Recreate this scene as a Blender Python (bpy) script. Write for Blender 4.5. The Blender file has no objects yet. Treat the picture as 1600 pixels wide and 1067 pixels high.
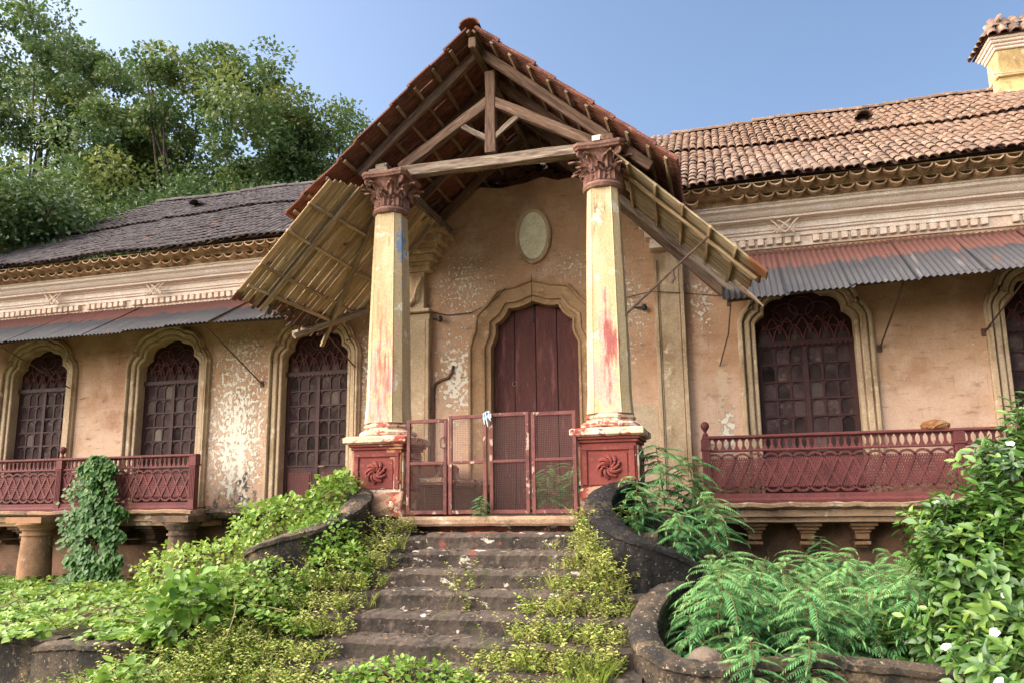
import bpy, bmesh, math, random
import numpy as np
from mathutils import Vector, Matrix, Euler

R = random.Random(11)
rng = np.random.default_rng(11)
sc = bpy.context.scene
COL = sc.collection
rad = math.radians

# ------------------------------------------------------------------ camera, sky, sun, exposure
cd = bpy.data.cameras.new('camera')
cam = bpy.data.objects.new('camera', cd)
COL.objects.link(cam)
cd.sensor_fit = 'HORIZONTAL'
cd.sensor_width = 36.0
cd.lens = 1191.0 / 1600 * 36
cd.shift_y = 51.2 / 1600
cd.clip_end = 2000
cam.matrix_world = (Matrix.Translation((2.6228, -11.1968, 0.1286)) @ Matrix.Rotation(0.2669, 4, 'Z')
                    @ Matrix.Rotation(math.pi / 2 + 0.169, 4, 'X') @ Matrix.Rotation(-0.012, 4, 'Z'))
sc.camera = cam

SUN_EL, SUN_AZ = rad(32), rad(-97)      # azimuth from +Y (into the house) towards +X
w = bpy.data.worlds.new('World')
sc.world = w
w.use_nodes = True
nt = w.node_tree
sky = nt.nodes.new('ShaderNodeTexSky')
sky.sky_type = 'NISHITA'
sky.sun_disc = False
sky.sun_elevation = SUN_EL
sky.sun_rotation = SUN_AZ
sky.air_density = 1.0
sky.dust_density = 2.8
sky.ozone_density = 2.0
nt.links.new(sky.outputs[0], nt.nodes['Background'].inputs[0])
nt.nodes['Background'].inputs[1].default_value = 0.064
sd = bpy.data.lights.new('sun', 'SUN')
sd.energy = 5.0
sd.angle = rad(135)
sd.color = (1.0, 0.91, 0.78)
sun = bpy.data.objects.new('sun', sd)
COL.objects.link(sun)
sdir = Vector((math.sin(SUN_AZ) * math.cos(SUN_EL), math.cos(SUN_AZ) * math.cos(SUN_EL), math.sin(SUN_EL)))
sun.rotation_euler = sdir.to_track_quat('Z', 'Y').to_euler()
sun.location = sdir * 40
sc.view_settings.view_transform = 'Standard'
sc.view_settings.look = 'None'
sc.view_settings.exposure = 2.12
sc.view_settings.gamma = 1.0
sc.view_settings.use_curve_mapping = False
sc.render.film_transparent = False

# ------------------------------------------------------------------ helpers: objects
def link(o, parent=None):
    COL.objects.link(o)
    if parent is not None:
        o.parent = parent
        t = parent
        if t.type == 'EMPTY':
            o.matrix_parent_inverse = Matrix.Translation(-t.location)
        else:
            o.matrix_parent_inverse = t.matrix_basis.inverted()
    return o

def tag(o, label=None, cat=None, group=None, kind=None):
    if label: o['label'] = label
    if cat: o['category'] = cat
    if group: o['group'] = group
    if kind: o['kind'] = kind
    return o

def thing(name, label, cat, loc=(0, 0, 0), group=None):
    o = bpy.data.objects.new(name, None)
    o.location = loc
    o.empty_display_size = 0.2
    COL.objects.link(o)
    return tag(o, label, cat, group)

def objm(name, me, parent=None, matrix=None):
    o = bpy.data.objects.new(name, me)
    if matrix is not None:
        o.matrix_basis = matrix
    link(o, parent)
    return o

def setmat(me, m):
    me.materials.clear()
    me.materials.append(m)

def mesh_np(name, V, F, m, smooth=False, tint=None):
    """V (n,3); F a list of index tuples or an (m,3|4) array"""
    me = bpy.data.meshes.new(name)
    V = np.asarray(V, dtype=np.float32)
    if isinstance(F, np.ndarray):
        k = F.shape[1]
        nf = len(F)
        me.vertices.add(len(V))
        me.vertices.foreach_set('co', V.ravel())
        me.loops.add(nf * k)
        me.loops.foreach_set('vertex_index', F.astype(np.int32).ravel())
        me.polygons.add(nf)
        me.polygons.foreach_set('loop_start', np.arange(nf, dtype=np.int32) * k)
        me.polygons.foreach_set('loop_total', np.full(nf, k, dtype=np.int32))
        me.update(calc_edges=True)
    else:
        me.from_pydata([tuple(map(float, v)) for v in V], [], [tuple(f) for f in F])
        me.update()
    if smooth:
        me.polygons.foreach_set('use_smooth', np.ones(len(me.polygons), dtype=bool))
    if tint is not None:
        a = me.attributes.new('tint', 'FLOAT', 'POINT')
        a.data.foreach_set('value', np.asarray(tint, dtype=np.float32))
    if m is not None:
        me.materials.append(m)
    return me

class MB:
    def __init__(s):
        s.V, s.F = [], []
    def add(s, V, F):
        b = len(s.V)
        s.V += [tuple(v) for v in V]
        s.F += [tuple(i + b for i in f) for f in F]
        return s
    def box(s, x0, x1, y0, y1, z0, z1, j=0.0):
        V = [(x, y, z) for z in (z0, z1) for y in (y0, y1) for x in (x0, x1)]
        if j:
            V = [tuple(c + R.uniform(-j, j) for c in v) for v in V]
        return s.add(V, [(0, 2, 3, 1), (4, 5, 7, 6), (0, 1, 5, 4), (1, 3, 7, 5), (3, 2, 6, 7), (2, 0, 4, 6)])
    def lathe(s, c, prof, n=20, sq=0, rot=0.0):
        """prof [(r, z)]; sq = 1 gives a square section"""
        V, F = [], []
        for r, z in prof:
            for i in range(n):
                a = 2 * math.pi * i / n + rot
                V.append((c[0] + r * math.cos(a), c[1] + r * math.sin(a), c[2] + z))
        m = len(prof)
        for k in range(m - 1):
            for i in range(n):
                j = (i + 1) % n
                F.append((k * n + i, k * n + j, (k + 1) * n + j, (k + 1) * n + i))
        F.append(tuple(range(n))[::-1])
        F.append(tuple((m - 1) * n + i for i in range(n)))
        return s.add(V, F)
    def loft(s, rings, cap=True):
        n = len(rings[0])
        V = [p for r in rings for p in r]
        F = []
        for k in range(len(rings) - 1):
            for i in range(n):
                j = (i + 1) % n
                F.append((k * n + i, k * n + j, (k + 1) * n + j, (k + 1) * n + i))
        if cap:
            F.append(tuple(range(n))[::-1])
            F.append(tuple((len(rings) - 1) * n + i for i in range(n)))
        return s.add(V, F)
    def tube(s, pts, r, n=6, taper=None):
        pts = [Vector(p) for p in pts]
        rings = []
        for i, p in enumerate(pts):
            d = (pts[min(i + 1, len(pts) - 1)] - pts[max(i - 1, 0)])
            if d.length < 1e-9: d = Vector((0, 0, 1))
            d.normalize()
            u = d.cross(Vector((0.31, 0.23, 0.92)))
            if u.length < 0.05: u = d.cross(Vector((1, 0, 0)))
            u.normalize()
            v = d.cross(u)
            rr = r if taper is None else r + (taper - r) * i / (len(pts) - 1)
            rings.append([tuple(p + (u * math.cos(2 * math.pi * k / n) + v * math.sin(2 * math.pi * k / n)) * rr) for k in range(n)])
        return s.loft(rings)
    def extrude_x(s, prof, x0, x1, wob=0.0, nseg=1):
        """closed profile [(y, z)] run along X"""
        rings = []
        for k in range(nseg + 1):
            x = x0 + (x1 - x0) * k / nseg
            dz = R.uniform(-wob, wob)
            rings.append([(x, y + (R.uniform(-wob, wob) * .5), z + dz) for y, z in prof])
        return s.loft(rings)
    def mesh(s, name, m, smooth=False, bevel=0.0, seg=1, fix=True):
        bm = bmesh.new()
        vs = [bm.verts.new(v) for v in s.V]
        for f in s.F:
            try:
                bm.faces.new([vs[i] for i in f])
            except ValueError:
                pass
        if fix:
            bmesh.ops.recalc_face_normals(bm, faces=bm.faces)
        if bevel:
            es = [e for e in bm.edges if len(e.link_faces) == 2 and e.calc_face_angle(0) > 0.5]
            bmesh.ops.bevel(bm, geom=es, offset=bevel, segments=seg, affect='EDGES', clamp_overlap=True)
        me = bpy.data.meshes.new(name)
        bm.to_mesh(me)
        bm.free()
        if m is not None: me.materials.append(m)
        if smooth:
            me.polygons.foreach_set('use_smooth', np.ones(len(me.polygons), dtype=bool))
            try:
                me.set_sharp_from_angle(angle=rad(40))
            except Exception:
                pass
        return me
    def obj(s, name, m, parent=None, **k):
        return objm(name, s.mesh(name, m, **k), parent)

def box_mesh(name, sx, sy, sz, m, bevel=0.0, jit=0.0, cuts=0):
    """box centred at the origin, long axis X, slightly worn"""
    bm = bmesh.new()
    bmesh.ops.create_cube(bm, size=1.0)
    bmesh.ops.scale(bm, vec=(sx, sy, sz), verts=bm.verts)
    if cuts:
        es = [e for e in bm.edges if abs((e.verts[0].co - e.verts[1].co).x) > sx * .5]
        bmesh.ops.subdivide_edges(bm, edges=es, cuts=cuts, use_grid_fill=True)
    if bevel:
        es = [e for e in bm.edges if e.calc_face_angle(0) > 0.5]
        bmesh.ops.bevel(bm, geom=es, offset=bevel, segments=1, affect='EDGES', clamp_overlap=True)
    if jit:
        for v in bm.verts:
            v.co += Vector((R.uniform(-jit, jit), R.uniform(-jit, jit), R.uniform(-jit, jit)))
    me = bpy.data.meshes.new(name)
    bm.to_mesh(me)
    bm.free()
    me.materials.append(m)
    return me

def beam(name, p, q, wd, ht, m, parent, up=(0, 0, 1), bevel=0.008, jit=0.006, cuts=3):
    p, q = Vector(p), Vector(q)
    d = q - p
    L = d.length
    x = d.normalized()
    y = Vector(up).cross(x)
    if y.length < 1e-4: y = Vector((0, 1, 0))
    y.normalize()
    z = x.cross(y)
    M_ = Matrix((x, y, z)).transposed().to_4x4()
    M_.translation = (p + q) / 2
    return objm(name, box_mesh(name, L, wd, ht, m, bevel, jit, cuts), parent, M_)

def fill2d(loops, ext):
    cu = bpy.data.curves.new('c', 'CURVE')
    cu.dimensions = '2D'
    cu.fill_mode = 'BOTH'
    cu.extrude = ext / 2
    for L in loops:
        s = cu.splines.new('POLY')
        s.points.add(len(L) - 1)
        for p, q in zip(s.points, L):
            p.co = (q[0], q[1], 0, 1)
        s.use_cyclic_u = True
    o = bpy.data.objects.new('c', cu)
    me = bpy.data.meshes.new_from_object(o)
    bpy.data.objects.remove(o)
    bpy.data.curves.remove(cu)
    return me

def plate(name, loops, y0, y1, m, sub=0.0):
    """loops in (x, z), extruded from y0 to y1"""
    me = fill2d(loops, abs(y1 - y0))
    for v in me.vertices:
        x, z, t = v.co
        v.co = (x, (y0 + y1) / 2 + t, z)
    bm = bmesh.new()
    bm.from_mesh(me)
    bmesh.ops.remove_doubles(bm, verts=bm.verts, dist=1e-5)
    bmesh.ops.recalc_face_normals(bm, faces=bm.faces)
    bm.to_mesh(me)
    bm.free()
    me.name = name
    setmat(me, m)
    return me

def sweep(path, prof, name, m, smooth=False, closed=False):
    """path [(x, z)]; prof [(offset outward, y)]"""
    P = [Vector((a, b)) for a, b in path]
    n = len(P)
    N = []
    for i in range(n):
        a = P[(i - 1) % n] if (closed or i > 0) else P[i]
        b = P[(i + 1) % n] if (closed or i < n - 1) else P[i]
        d = (b - a)
        d.normalize()
        N.append(Vector((d.y, -d.x)))
    cen = sum(P, Vector((0, 0))) / n
    if sum((P[i] - cen).dot(N[i]) for i in range(n)) < 0:
        N = [-v for v in N]
    mb = MB()
    V, F = [], []
    k = len(prof)
    for i in range(n):
        for o_, y in prof:
            q = P[i] + N[i] * o_
            V.append((q.x, y, q.y))
    for i in range(n if closed else n - 1):
        j = (i + 1) % n
        for t in range(k - 1):
            F.append((i * k + t, j * k + t, j * k + t + 1, i * k + t + 1))
    mb.add(V, F)
    return mb.mesh(name, m, smooth=smooth)

def arch(cx, hw, zb, zs, za, n=5, amp=0.06, inv=False, steps=60, base=True):
    """outline from lower right, up, over, down to lower left"""
    pts = []
    if base:
        for t in np.linspace(0, 1, 6)[:-1]:
            pts.append((cx + hw, zb + (zs - zb) * t))
    for i in range(steps + 1):
        th = math.pi * i / steps
        s_ = abs(math.sin(n * th))
        f = 1 - amp * (s_ ** .8 if inv else (1 - s_ ** .55))
        c = math.cos(th)
        c = math.copysign(abs(c) ** .8, c)
        ef = f / (1 - (0 if inv else amp))
        xx = hw * min(1.0, ef if abs(c) > .6 else ef) * c
        zz = zs + (za - zs) * f * math.sin(th) ** .92 if 0 < i < steps else zs
        pts.append((cx + xx, zz))
    if base:
        for t in np.linspace(1, 0, 6)[1:]:
            pts.append((cx - hw, zb + (zs - zb) * t))
    return pts

def lobed(cx, hw, zb, zs, za, bulge=.26):
    """window opening: two lobes up each side, a broad one over the top"""
    C = [(1.0, 0.0), (.80, .52), (.42, .84), (-.42, .84), (-.80, .52), (-1.0, 0.0)]
    C = [Vector((cx + x * hw, zs + z * (za - zs))) for x, z in C]
    pts = [(cx + hw, zb + (zs - zb) * t) for t in np.linspace(0, 1, 6)[:-1]]
    for i in range(5):
        a, b = C[i], C[i + 1]
        d = b - a
        nn = Vector((d.y, -d.x)).normalized()
        if nn.dot((a + b) / 2 - Vector((cx, zs - .3))) < 0: nn = -nn
        bl = bulge * d.length * (.85 if i in (0, 4) else .72 if i == 2 else 1.0)
        for t in np.linspace(0, 1, 11)[:-1]:
            s_ = 1 - (2 * t - 1) ** 2
            q = a + d * t + nn * bl * s_ ** .9
            pts.append((min(max(q.x, cx - hw), cx + hw), q.y))
    pts.append((C[5].x, C[5].y))
    pts += [(cx - hw, zb + (zs - zb) * t) for t in np.linspace(1, 0, 6)[1:]]
    return pts

# ------------------------------------------------------------------ helpers: materials
WHITE = (.66, .60, .50)
def mat(name, base, layers=(), rough=.8, bump=.3, bscale=40, stretch=(1, 1, 1), rnd=0.0, metallic=0.0, spec=.3, grain=.34, gscale=55):
    """layers: dicts col, scale, lo, hi, stretch, blob=(centre,size,amount)"""
    m = bpy.data.materials.new(name)
    m.use_nodes = True
    t = m.node_tree
    N, L = t.nodes, t.links
    b = N['Principled BSDF']
    b.inputs['Roughness'].default_value = rough
    b.inputs['Metallic'].default_value = metallic
    b.inputs['Specular IOR Level'].default_value = spec
    tc = N.new('ShaderNodeTexCoord')
    co = tc.outputs['Object']
    if rnd:
        oi = N.new('ShaderNodeObjectInfo')
        mu = N.new('ShaderNodeMath'); mu.operation = 'MULTIPLY'; mu.inputs[1].default_value = 37.0
        L.new(oi.outputs['Random'], mu.inputs[0])
        ad = N.new('ShaderNodeVectorMath'); ad.operation = 'ADD'
        L.new(co, ad.inputs[0]); L.new(mu.outputs[0], ad.inputs[1])
        cr = ad.outputs[0]
    else:
        cr = co
    def noise(scale, st=(1, 1, 1), detail=7, rg=.62, vec=None):
        mp = N.new('ShaderNodeMapping'); mp.inputs['Scale'].default_value = st
        L.new(vec or cr, mp.inputs[0])
        n = N.new('ShaderNodeTexNoise')
        n.inputs['Scale'].default_value = scale
        n.inputs['Detail'].default_value = detail
        n.inputs['Roughness'].default_value = rg
        L.new(mp.outputs[0], n.inputs['Vector'])
        return n.outputs['Fac']
    rgb = N.new('ShaderNodeRGB'); rgb.outputs[0].default_value = (*base, 1)
    cur = rgb.outputs[0]
    peel = None
    for ly in layers:
        f = noise(ly['scale'], ly.get('stretch', stretch), ly.get('detail', 7), ly.get('rg', .62))
        if 'blob' in ly:
            c, s_, amt = ly['blob']
            sb = N.new('ShaderNodeVectorMath'); sb.operation = 'SUBTRACT'; L.new(co, sb.inputs[0]); sb.inputs[1].default_value = c
            dv = N.new('ShaderNodeVectorMath'); dv.operation = 'DIVIDE'; L.new(sb.outputs[0], dv.inputs[0]); dv.inputs[1].default_value = s_
            ln = N.new('ShaderNodeVectorMath'); ln.operation = 'LENGTH'; L.new(dv.outputs[0], ln.inputs[0])
            mr = N.new('ShaderNodeMapRange'); mr.inputs[1].default_value = 0; mr.inputs[2].default_value = 2
            mr.inputs[3].default_value = amt; mr.inputs[4].default_value = -amt
            L.new(ln.outputs['Value'], mr.inputs[0])
            a_ = N.new('ShaderNodeMath'); a_.operation = 'ADD'; L.new(f, a_.inputs[0]); L.new(mr.outputs[0], a_.inputs[1])
            f = a_.outputs[0]
        mr = N.new('ShaderNodeMapRange'); mr.interpolation_type = 'SMOOTHSTEP'
        mr.inputs[1].default_value = ly['lo']; mr.inputs[2].default_value = ly['hi']
        mr.inputs[3].default_value = 0; mr.inputs[4].default_value = ly.get('max', 1.0)
        L.new(f, mr.inputs[0])
        if ly.get('col') == WHITE:
            if peel is None: peel = mr.outputs[0]
            else:
                pm = N.new('ShaderNodeMath'); pm.operation = 'MAXIMUM'; L.new(peel, pm.inputs[0]); L.new(mr.outputs[0], pm.inputs[1]); peel = pm.outputs[0]
        mx = N.new('ShaderNodeMix'); mx.data_type = 'RGBA'
        L.new(mr.outputs[0], mx.inputs['Factor']); L.new(cur, mx.inputs['A']); mx.inputs['B'].default_value = (*ly['col'], 1)
        cur = mx.outputs['Result']
    if grain:
        f = noise(gscale, stretch, 6, .75)
        mr = N.new('ShaderNodeMapRange'); mr.inputs[1].default_value = .3; mr.inputs[2].default_value = .7
        mr.inputs[3].default_value = 1 - grain; mr.inputs[4].default_value = 1 + grain
        L.new(f, mr.inputs[0])
        hs = N.new('ShaderNodeHueSaturation'); L.new(mr.outputs[0], hs.inputs['Value']); L.new(cur, hs.inputs['Color'])
        cur = hs.outputs[0]
    if rnd:
        mr = N.new('ShaderNodeMapRange'); mr.inputs[3].default_value = 1 - rnd; mr.inputs[4].default_value = 1 + rnd
        L.new(oi.outputs['Random'], mr.inputs[0])
        hs = N.new('ShaderNodeHueSaturation'); L.new(mr.outputs[0], hs.inputs['Value']); L.new(cur, hs.inputs['Color'])
        cur = hs.outputs[0]
    L.new(cur, b.inputs['Base Color'])
    if bump:
        f = noise(bscale, stretch, 9, .68)
        bp = N.new('ShaderNodeBump'); bp.inputs['Strength'].default_value = bump; bp.inputs['Distance'].default_value = .02
        L.new(f, bp.inputs['Height'])
        last = bp
        if peel is not None:
            b2 = N.new('ShaderNodeBump'); b2.invert = True; b2.inputs['Strength'].default_value = .9; b2.inputs['Distance'].default_value = .012
            L.new(peel, b2.inputs['Height']); L.new(bp.outputs[0], b2.inputs['Normal']); last = b2
        L.new(last.outputs[0], b.inputs['Normal'])
    return m

def leafmat(name, c0, c1, c2, rough=.5, trans=.3, spec=.35):
    m = bpy.data.materials.new(name)
    m.use_nodes = True
    t = m.node_tree
    N, L = t.nodes, t.links
    b = N['Principled BSDF']
    b.inputs['Roughness'].default_value = rough
    b.inputs['Specular IOR Level'].default_value = spec
    at = N.new('ShaderNodeAttribute'); at.attribute_name = 'tint'
    r = N.new('ShaderNodeValToRGB')
    r.color_ramp.elements[0].color = (*c0, 1)
    r.color_ramp.elements[1].color = (*c2, 1)
    e = r.color_ramp.elements.new(.5); e.color = (*c1, 1)
    L.new(at.outputs['Fac'], r.inputs[0])
    L.new(r.outputs[0], b.inputs['Base Color'])
    tr = N.new('ShaderNodeBsdfTranslucent')
    L.new(r.outputs[0], tr.inputs[0])
    mx = N.new('ShaderNodeMixShader'); mx.inputs[0].default_value = trans
    L.new(b.outputs[0], mx.inputs[1]); L.new(tr.outputs[0], mx.inputs[2])
    L.new(mx.outputs[0], N['Material Output'].inputs[0])
    return m

wall_layers = [
    dict(col=(.35, .185, .112), scale=1.1, lo=.42, hi=.68),
    dict(col=(.56, .38, .275), scale=2.3, lo=.47, hi=.72, max=.8),
    dict(col=(.60, .41, .30), scale=2.0, lo=.45, hi=.8, blob=((0, 0, 1.1), (30, 1, 1.0), .35), max=.75),
    dict(col=(.21, .10, .06), scale=7, lo=.54, hi=.72, stretch=(.6, 1, 1.8), max=.6),
    dict(col=(.075, .05, .038), scale=4.2, lo=.58, hi=.72, stretch=(.55, 1, 2.2), max=.75),
    dict(col=(.62, .42, .30), scale=24, lo=.58, hi=.70, max=.6),
    dict(col=(.17, .085, .055), scale=32, lo=.60, hi=.70, max=.7),
    # grey soot under the cornice and along the plinth
    dict(col=(.10, .075, .06), scale=4, lo=.62, hi=.95, stretch=(2, 1, .5), blob=((-4, 0, 0.0), (14, 1, .5), .35), max=.75),
    dict(col=(.045, .04, .038), scale=6, lo=.58, hi=.66, blob=((-5.1, 0, .45), (.16, 1, .5), .22), max=.85),
    # peeling patches: bare white plaster showing
    dict(col=WHITE, scale=17, lo=.59, hi=.63, stretch=(1, 1, .7), blob=((-5.3, 0, 1.5), (.85, 1, 1.7), .18)),
    dict(col=WHITE, scale=9, lo=.60, hi=.64, blob=((-5.3, 0, .9), (.6, 1, 1.1), .19)),
    dict(col=WHITE, scale=19, lo=.60, hi=.63, blob=((-5.2, 0, 2.8), (.75, 1, .5), .11)),
    dict(col=WHITE, scale=14, lo=.60, hi=.63, blob=((-1.35, 0, 2.1), (.45, 1, .9), .19)),
    dict(col=WHITE, scale=22, lo=.60, hi=.63, blob=((-1.2, 0, 3.6), (.8, 1, .8), .11)),
    dict(col=WHITE, scale=20, lo=.60, hi=.63, blob=((.55, 0, 3.75), (.6, 1, .3), .10)),
    dict(col=WHITE, scale=19, lo=.60, hi=.63, blob=((1.3, 0, 3.0), (.5, 1, 1.2), .12)),
    dict(col=WHITE, scale=17, lo=.60, hi=.63, blob=((2.45, 0, 3.0), (.25, 1, .5), .13)),
    dict(col=WHITE, scale=13, lo=.58, hi=.62, blob=((2.72, 0, 1.1), (.13, 1, .5), .20)),
    dict(col=(.52, .38, .26), scale=5, lo=.52, hi=.60, blob=((2.68, 0, 1.75), (.09, 1, .4), .28)),
    dict(col=WHITE, scale=18, lo=.60, hi=.63, blob=((-2.95, 0, 2.3), (.25, 1, 1.2), .12)),
    dict(col=WHITE, scale=16, lo=.68, hi=.71),
    # damp runs and mould
    dict(col=(.10, .075, .06), scale=9, lo=.60, hi=.74, stretch=(2.4, 1, .22), max=.65),
    dict(col=(.06, .05, .045), scale=5, lo=.56, hi=.70, stretch=(1.2, 1, .6), blob=((-4, 0, .05), (16, 1, .38), .22), max=.8),
]
M = {}
M['wall'] = mat('peeling_plaster', (.45, .268, .160), wall_layers, rough=.92, bump=.6, bscale=16, grain=.12, gscale=30)
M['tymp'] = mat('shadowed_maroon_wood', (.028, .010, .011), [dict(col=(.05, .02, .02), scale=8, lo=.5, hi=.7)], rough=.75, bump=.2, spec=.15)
M['lowwall'] = mat('basement_plaster', (.27, .15, .095), [
    dict(col=(.14, .09, .065), scale=2.4, lo=.42, hi=.66), dict(col=(.33, .20, .13), scale=3, lo=.55, hi=.72),
    dict(col=(.6, .53, .42), scale=5, lo=.67, hi=.70)], rough=.95, bump=.5, bscale=18)
M['stone'] = mat('ochre_frame_plaster', (.46, .335, .218), [
    dict(col=(.27, .175, .10), scale=3, lo=.45, hi=.7, stretch=(1, 1, .5)), dict(col=(.58, .46, .32), scale=6, lo=.55, hi=.7),
    dict(col=(.12, .08, .05), scale=8, lo=.64, hi=.76, stretch=(1.5, 1, .6), max=.8), dict(col=WHITE, scale=10, lo=.68, hi=.72)], rough=.9, bump=.4, bscale=30)
M['doorstone'] = mat('brown_frame_plaster', (.36, .22, .12), [
    dict(col=(.24, .14, .075), scale=3, lo=.45, hi=.7), dict(col=(.47, .33, .2), scale=7, lo=.55, hi=.7),
    dict(col=WHITE, scale=10, lo=.70, hi=.73)], rough=.9, bump=.35, bscale=30)
M['cornice'] = mat('limewashed_cornice', (.74, .62, .52), [
    dict(col=(.50, .36, .27), scale=2.5, lo=.5, hi=.74, max=.6), dict(col=(.80, .72, .64), scale=5, lo=.5, hi=.7),
    dict(col=(.16, .13, .10), scale=9, lo=.66, hi=.76, stretch=(.6, 1, 3), max=.7)], rough=.9, bump=.4, bscale=30)
M['dentil'] = mat('limewashed_dentil', (.68, .52, .41), [
    dict(col=(.70, .60, .50), scale=6, lo=.45, hi=.65), dict(col=(.2, .15, .12), scale=8, lo=.64, hi=.76)], rough=.9, bump=.3, rnd=.12)
M['column'] = mat('yellow_column_plaster', (.50, .365, .205), [
    dict(col=(.60, .475, .30), scale=3, lo=.45, hi=.66, stretch=(1, 1, .35)), dict(col=(.38, .24, .12), scale=7, lo=.54, hi=.72, stretch=(1, 1, .14), max=.85),
    dict(col=(.12, .085, .055), scale=13, lo=.62, hi=.70, stretch=(1, 1, .12), max=.7),
    dict(col=(.70, .60, .45), scale=4, lo=.60, hi=.66),
    dict(col=(.36, .40, .43), scale=10, lo=.60, hi=.68, blob=((-1.15, -2.62, 3.05), (.14, .3, 1.0), .14), max=.7),
    dict(col=(.20, .30, .47), scale=9, lo=.55, hi=.62, blob=((-1.15, -2.62, 3.5), (.13, .3, .42), .28)),
    dict(col=(.58, .33, .27), scale=6, lo=.52, hi=.62, stretch=(1, 1, .4), blob=((-1.42, -2.7, 1.5), (.22, .2, 1.1), .16), max=.9),
    dict(col=(.33, .10, .085), max=.85, scale=22, lo=.47, hi=.72, stretch=(1, 1, .16), blob=((-1.38, -2.7, 1.75), (.13, .2, .75), .18)),
    dict(col=(.58, .33, .27), scale=6, lo=.52, hi=.62, stretch=(1, 1, .4), blob=((1.48, -2.7, 1.5), (.25, .2, 1.1), .15), max=.9),
    dict(col=(.30, .065, .065), max=.9, scale=20, lo=.47, hi=.70, stretch=(1, 1, .16), blob=((1.44, -2.7, 1.95), (.11, .2, .55), .26))], rough=.85, bump=.35, bscale=25)
M['redpaint'] = mat('flaking_red_paint', (.215, .045, .034), [
    dict(col=(.16, .033, .028), scale=3, lo=.45, hi=.65), dict(col=(.27, .075, .052), scale=6, lo=.55, hi=.7),
    dict(col=(.62, .50, .38), scale=10, lo=.66, hi=.69)], rough=.7, bump=.3, bscale=30)
M['redworn'] = mat('badly_chipped_red_paint', (.20, .042, .034), [
    dict(col=(.15, .033, .028), scale=3, lo=.45, hi=.65), dict(col=(.27, .085, .06), scale=6, lo=.55, hi=.7),
    dict(col=(.50, .24, .12), scale=7, lo=.56, hi=.62, blob=((-1.12, -2.75, .55), (.14, .4, .5), .22)),
    dict(col=(.60, .49, .37), scale=9, lo=.57, hi=.61, blob=((-1.2, -2.75, .32), (.5, .4, .13), .20)),
    dict(col=(.62, .50, .38), scale=10, lo=.63, hi=.66)], rough=.75, bump=.5, bscale=30)
M['pedbase'] = mat('chipped_pedestal_plaster', (.42, .24, .16), [
    dict(col=(.30, .07, .045), scale=4, lo=.52, hi=.60), dict(col=(.64, .53, .42), scale=6, lo=.55, hi=.6),
    dict(col=(.15, .10, .08), scale=5, lo=.6, hi=.75), dict(col=(.5, .2, .07), scale=8, lo=.64, hi=.70)], rough=.9, bump=.6, bscale=20)
M['torus'] = mat('worn_cap_slab', (.55, .40, .28), [
    dict(col=(.33, .075, .055), scale=5, lo=.50, hi=.56, stretch=(1, 1, 2)), dict(col=(.68, .58, .46), scale=8, lo=.56, hi=.62),
    dict(col=(.2, .15, .11), scale=7, lo=.62, hi=.72)], rough=.9, bump=.6, bscale=22)
M['capital'] = mat('brown_capital_plaster', (.225, .112, .085), [
    dict(col=(.12, .06, .047), scale=6, lo=.48, hi=.66), dict(col=(.34, .20, .155), scale=9, lo=.55, hi=.7),
    dict(col=(.48, .36, .28), scale=12, lo=.66, hi=.72)], rough=.85, bump=.5, bscale=40)
M['maroon'] = mat('old_maroon_wood', (.050, .016, .014), [
    dict(col=(.033, .011, .012), scale=3, lo=.45, hi=.65), dict(col=(.085, .030, .029), scale=5, lo=.6, hi=.75, stretch=(1, 1, .3)),
    dict(col=(.25, .17, .15), scale=14, lo=.71, hi=.76, max=.6)], rough=.6, bump=.25, bscale=30, stretch=(1, 1, .25), rnd=.12)
M['doorwood'] = mat('faded_maroon_door', (.088, .026, .022), [
    dict(col=(.07, .02, .021), scale=4, lo=.45, hi=.65, stretch=(1, 1, .2)), dict(col=(.17, .065, .058), scale=9, lo=.56, hi=.72, stretch=(1, 1, .12)),
    dict(col=(.24, .15, .13), scale=20, lo=.64, hi=.70, stretch=(1.6, 1, .5), max=.6), dict(col=(.03, .012, .012), scale=6, lo=.62, hi=.72, max=.8)], rough=.7, bump=.4, bscale=40, stretch=(1, 1, .15), rnd=.15)
M['palepane'] = mat('dusty_pale_pane', (.13, .10, .085), [dict(col=(.12, .09, .08), scale=9, lo=.45, hi=.62)], rough=.8, bump=.15, rnd=.4, spec=.1)
M['lattice'] = mat('maroon_cast_iron', (.135, .036, .034), [
    dict(col=(.09, .025, .025), scale=4, lo=.45, hi=.66), dict(col=(.20, .07, .06), scale=8, lo=.58, hi=.7),
    dict(col=(.3, .16, .12), scale=14, lo=.68, hi=.72)], rough=.7, bump=.25, rnd=.08)
M['pane'] = mat('oyster_shell_pane', (.060, .038, .036), [
    dict(col=(.032, .021, .021), scale=3, lo=.45, hi=.62), dict(col=(.12, .088, .075), scale=5, lo=.55, hi=.72)], rough=.8, bump=.15, rnd=.6, spec=.1)
M['dark'] = mat('dark_interior', (.02, .015, .014), [], rough=1, bump=0)
M['wood'] = mat('weathered_brown_timber', (.155, .092, .062), [
    dict(col=(.075, .042, .03), scale=21, lo=.42, hi=.66, stretch=(.12, 1, 1)), dict(col=(.25, .17, .125), scale=33, lo=.53, hi=.7, stretch=(.08, 1, 1)),
    dict(col=(.035, .022, .018), scale=27, lo=.64, hi=.72, stretch=(.15, 1, 1))], rough=.9, bump=.6, bscale=22, stretch=(.08, 1, 1), rnd=.15)
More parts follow.
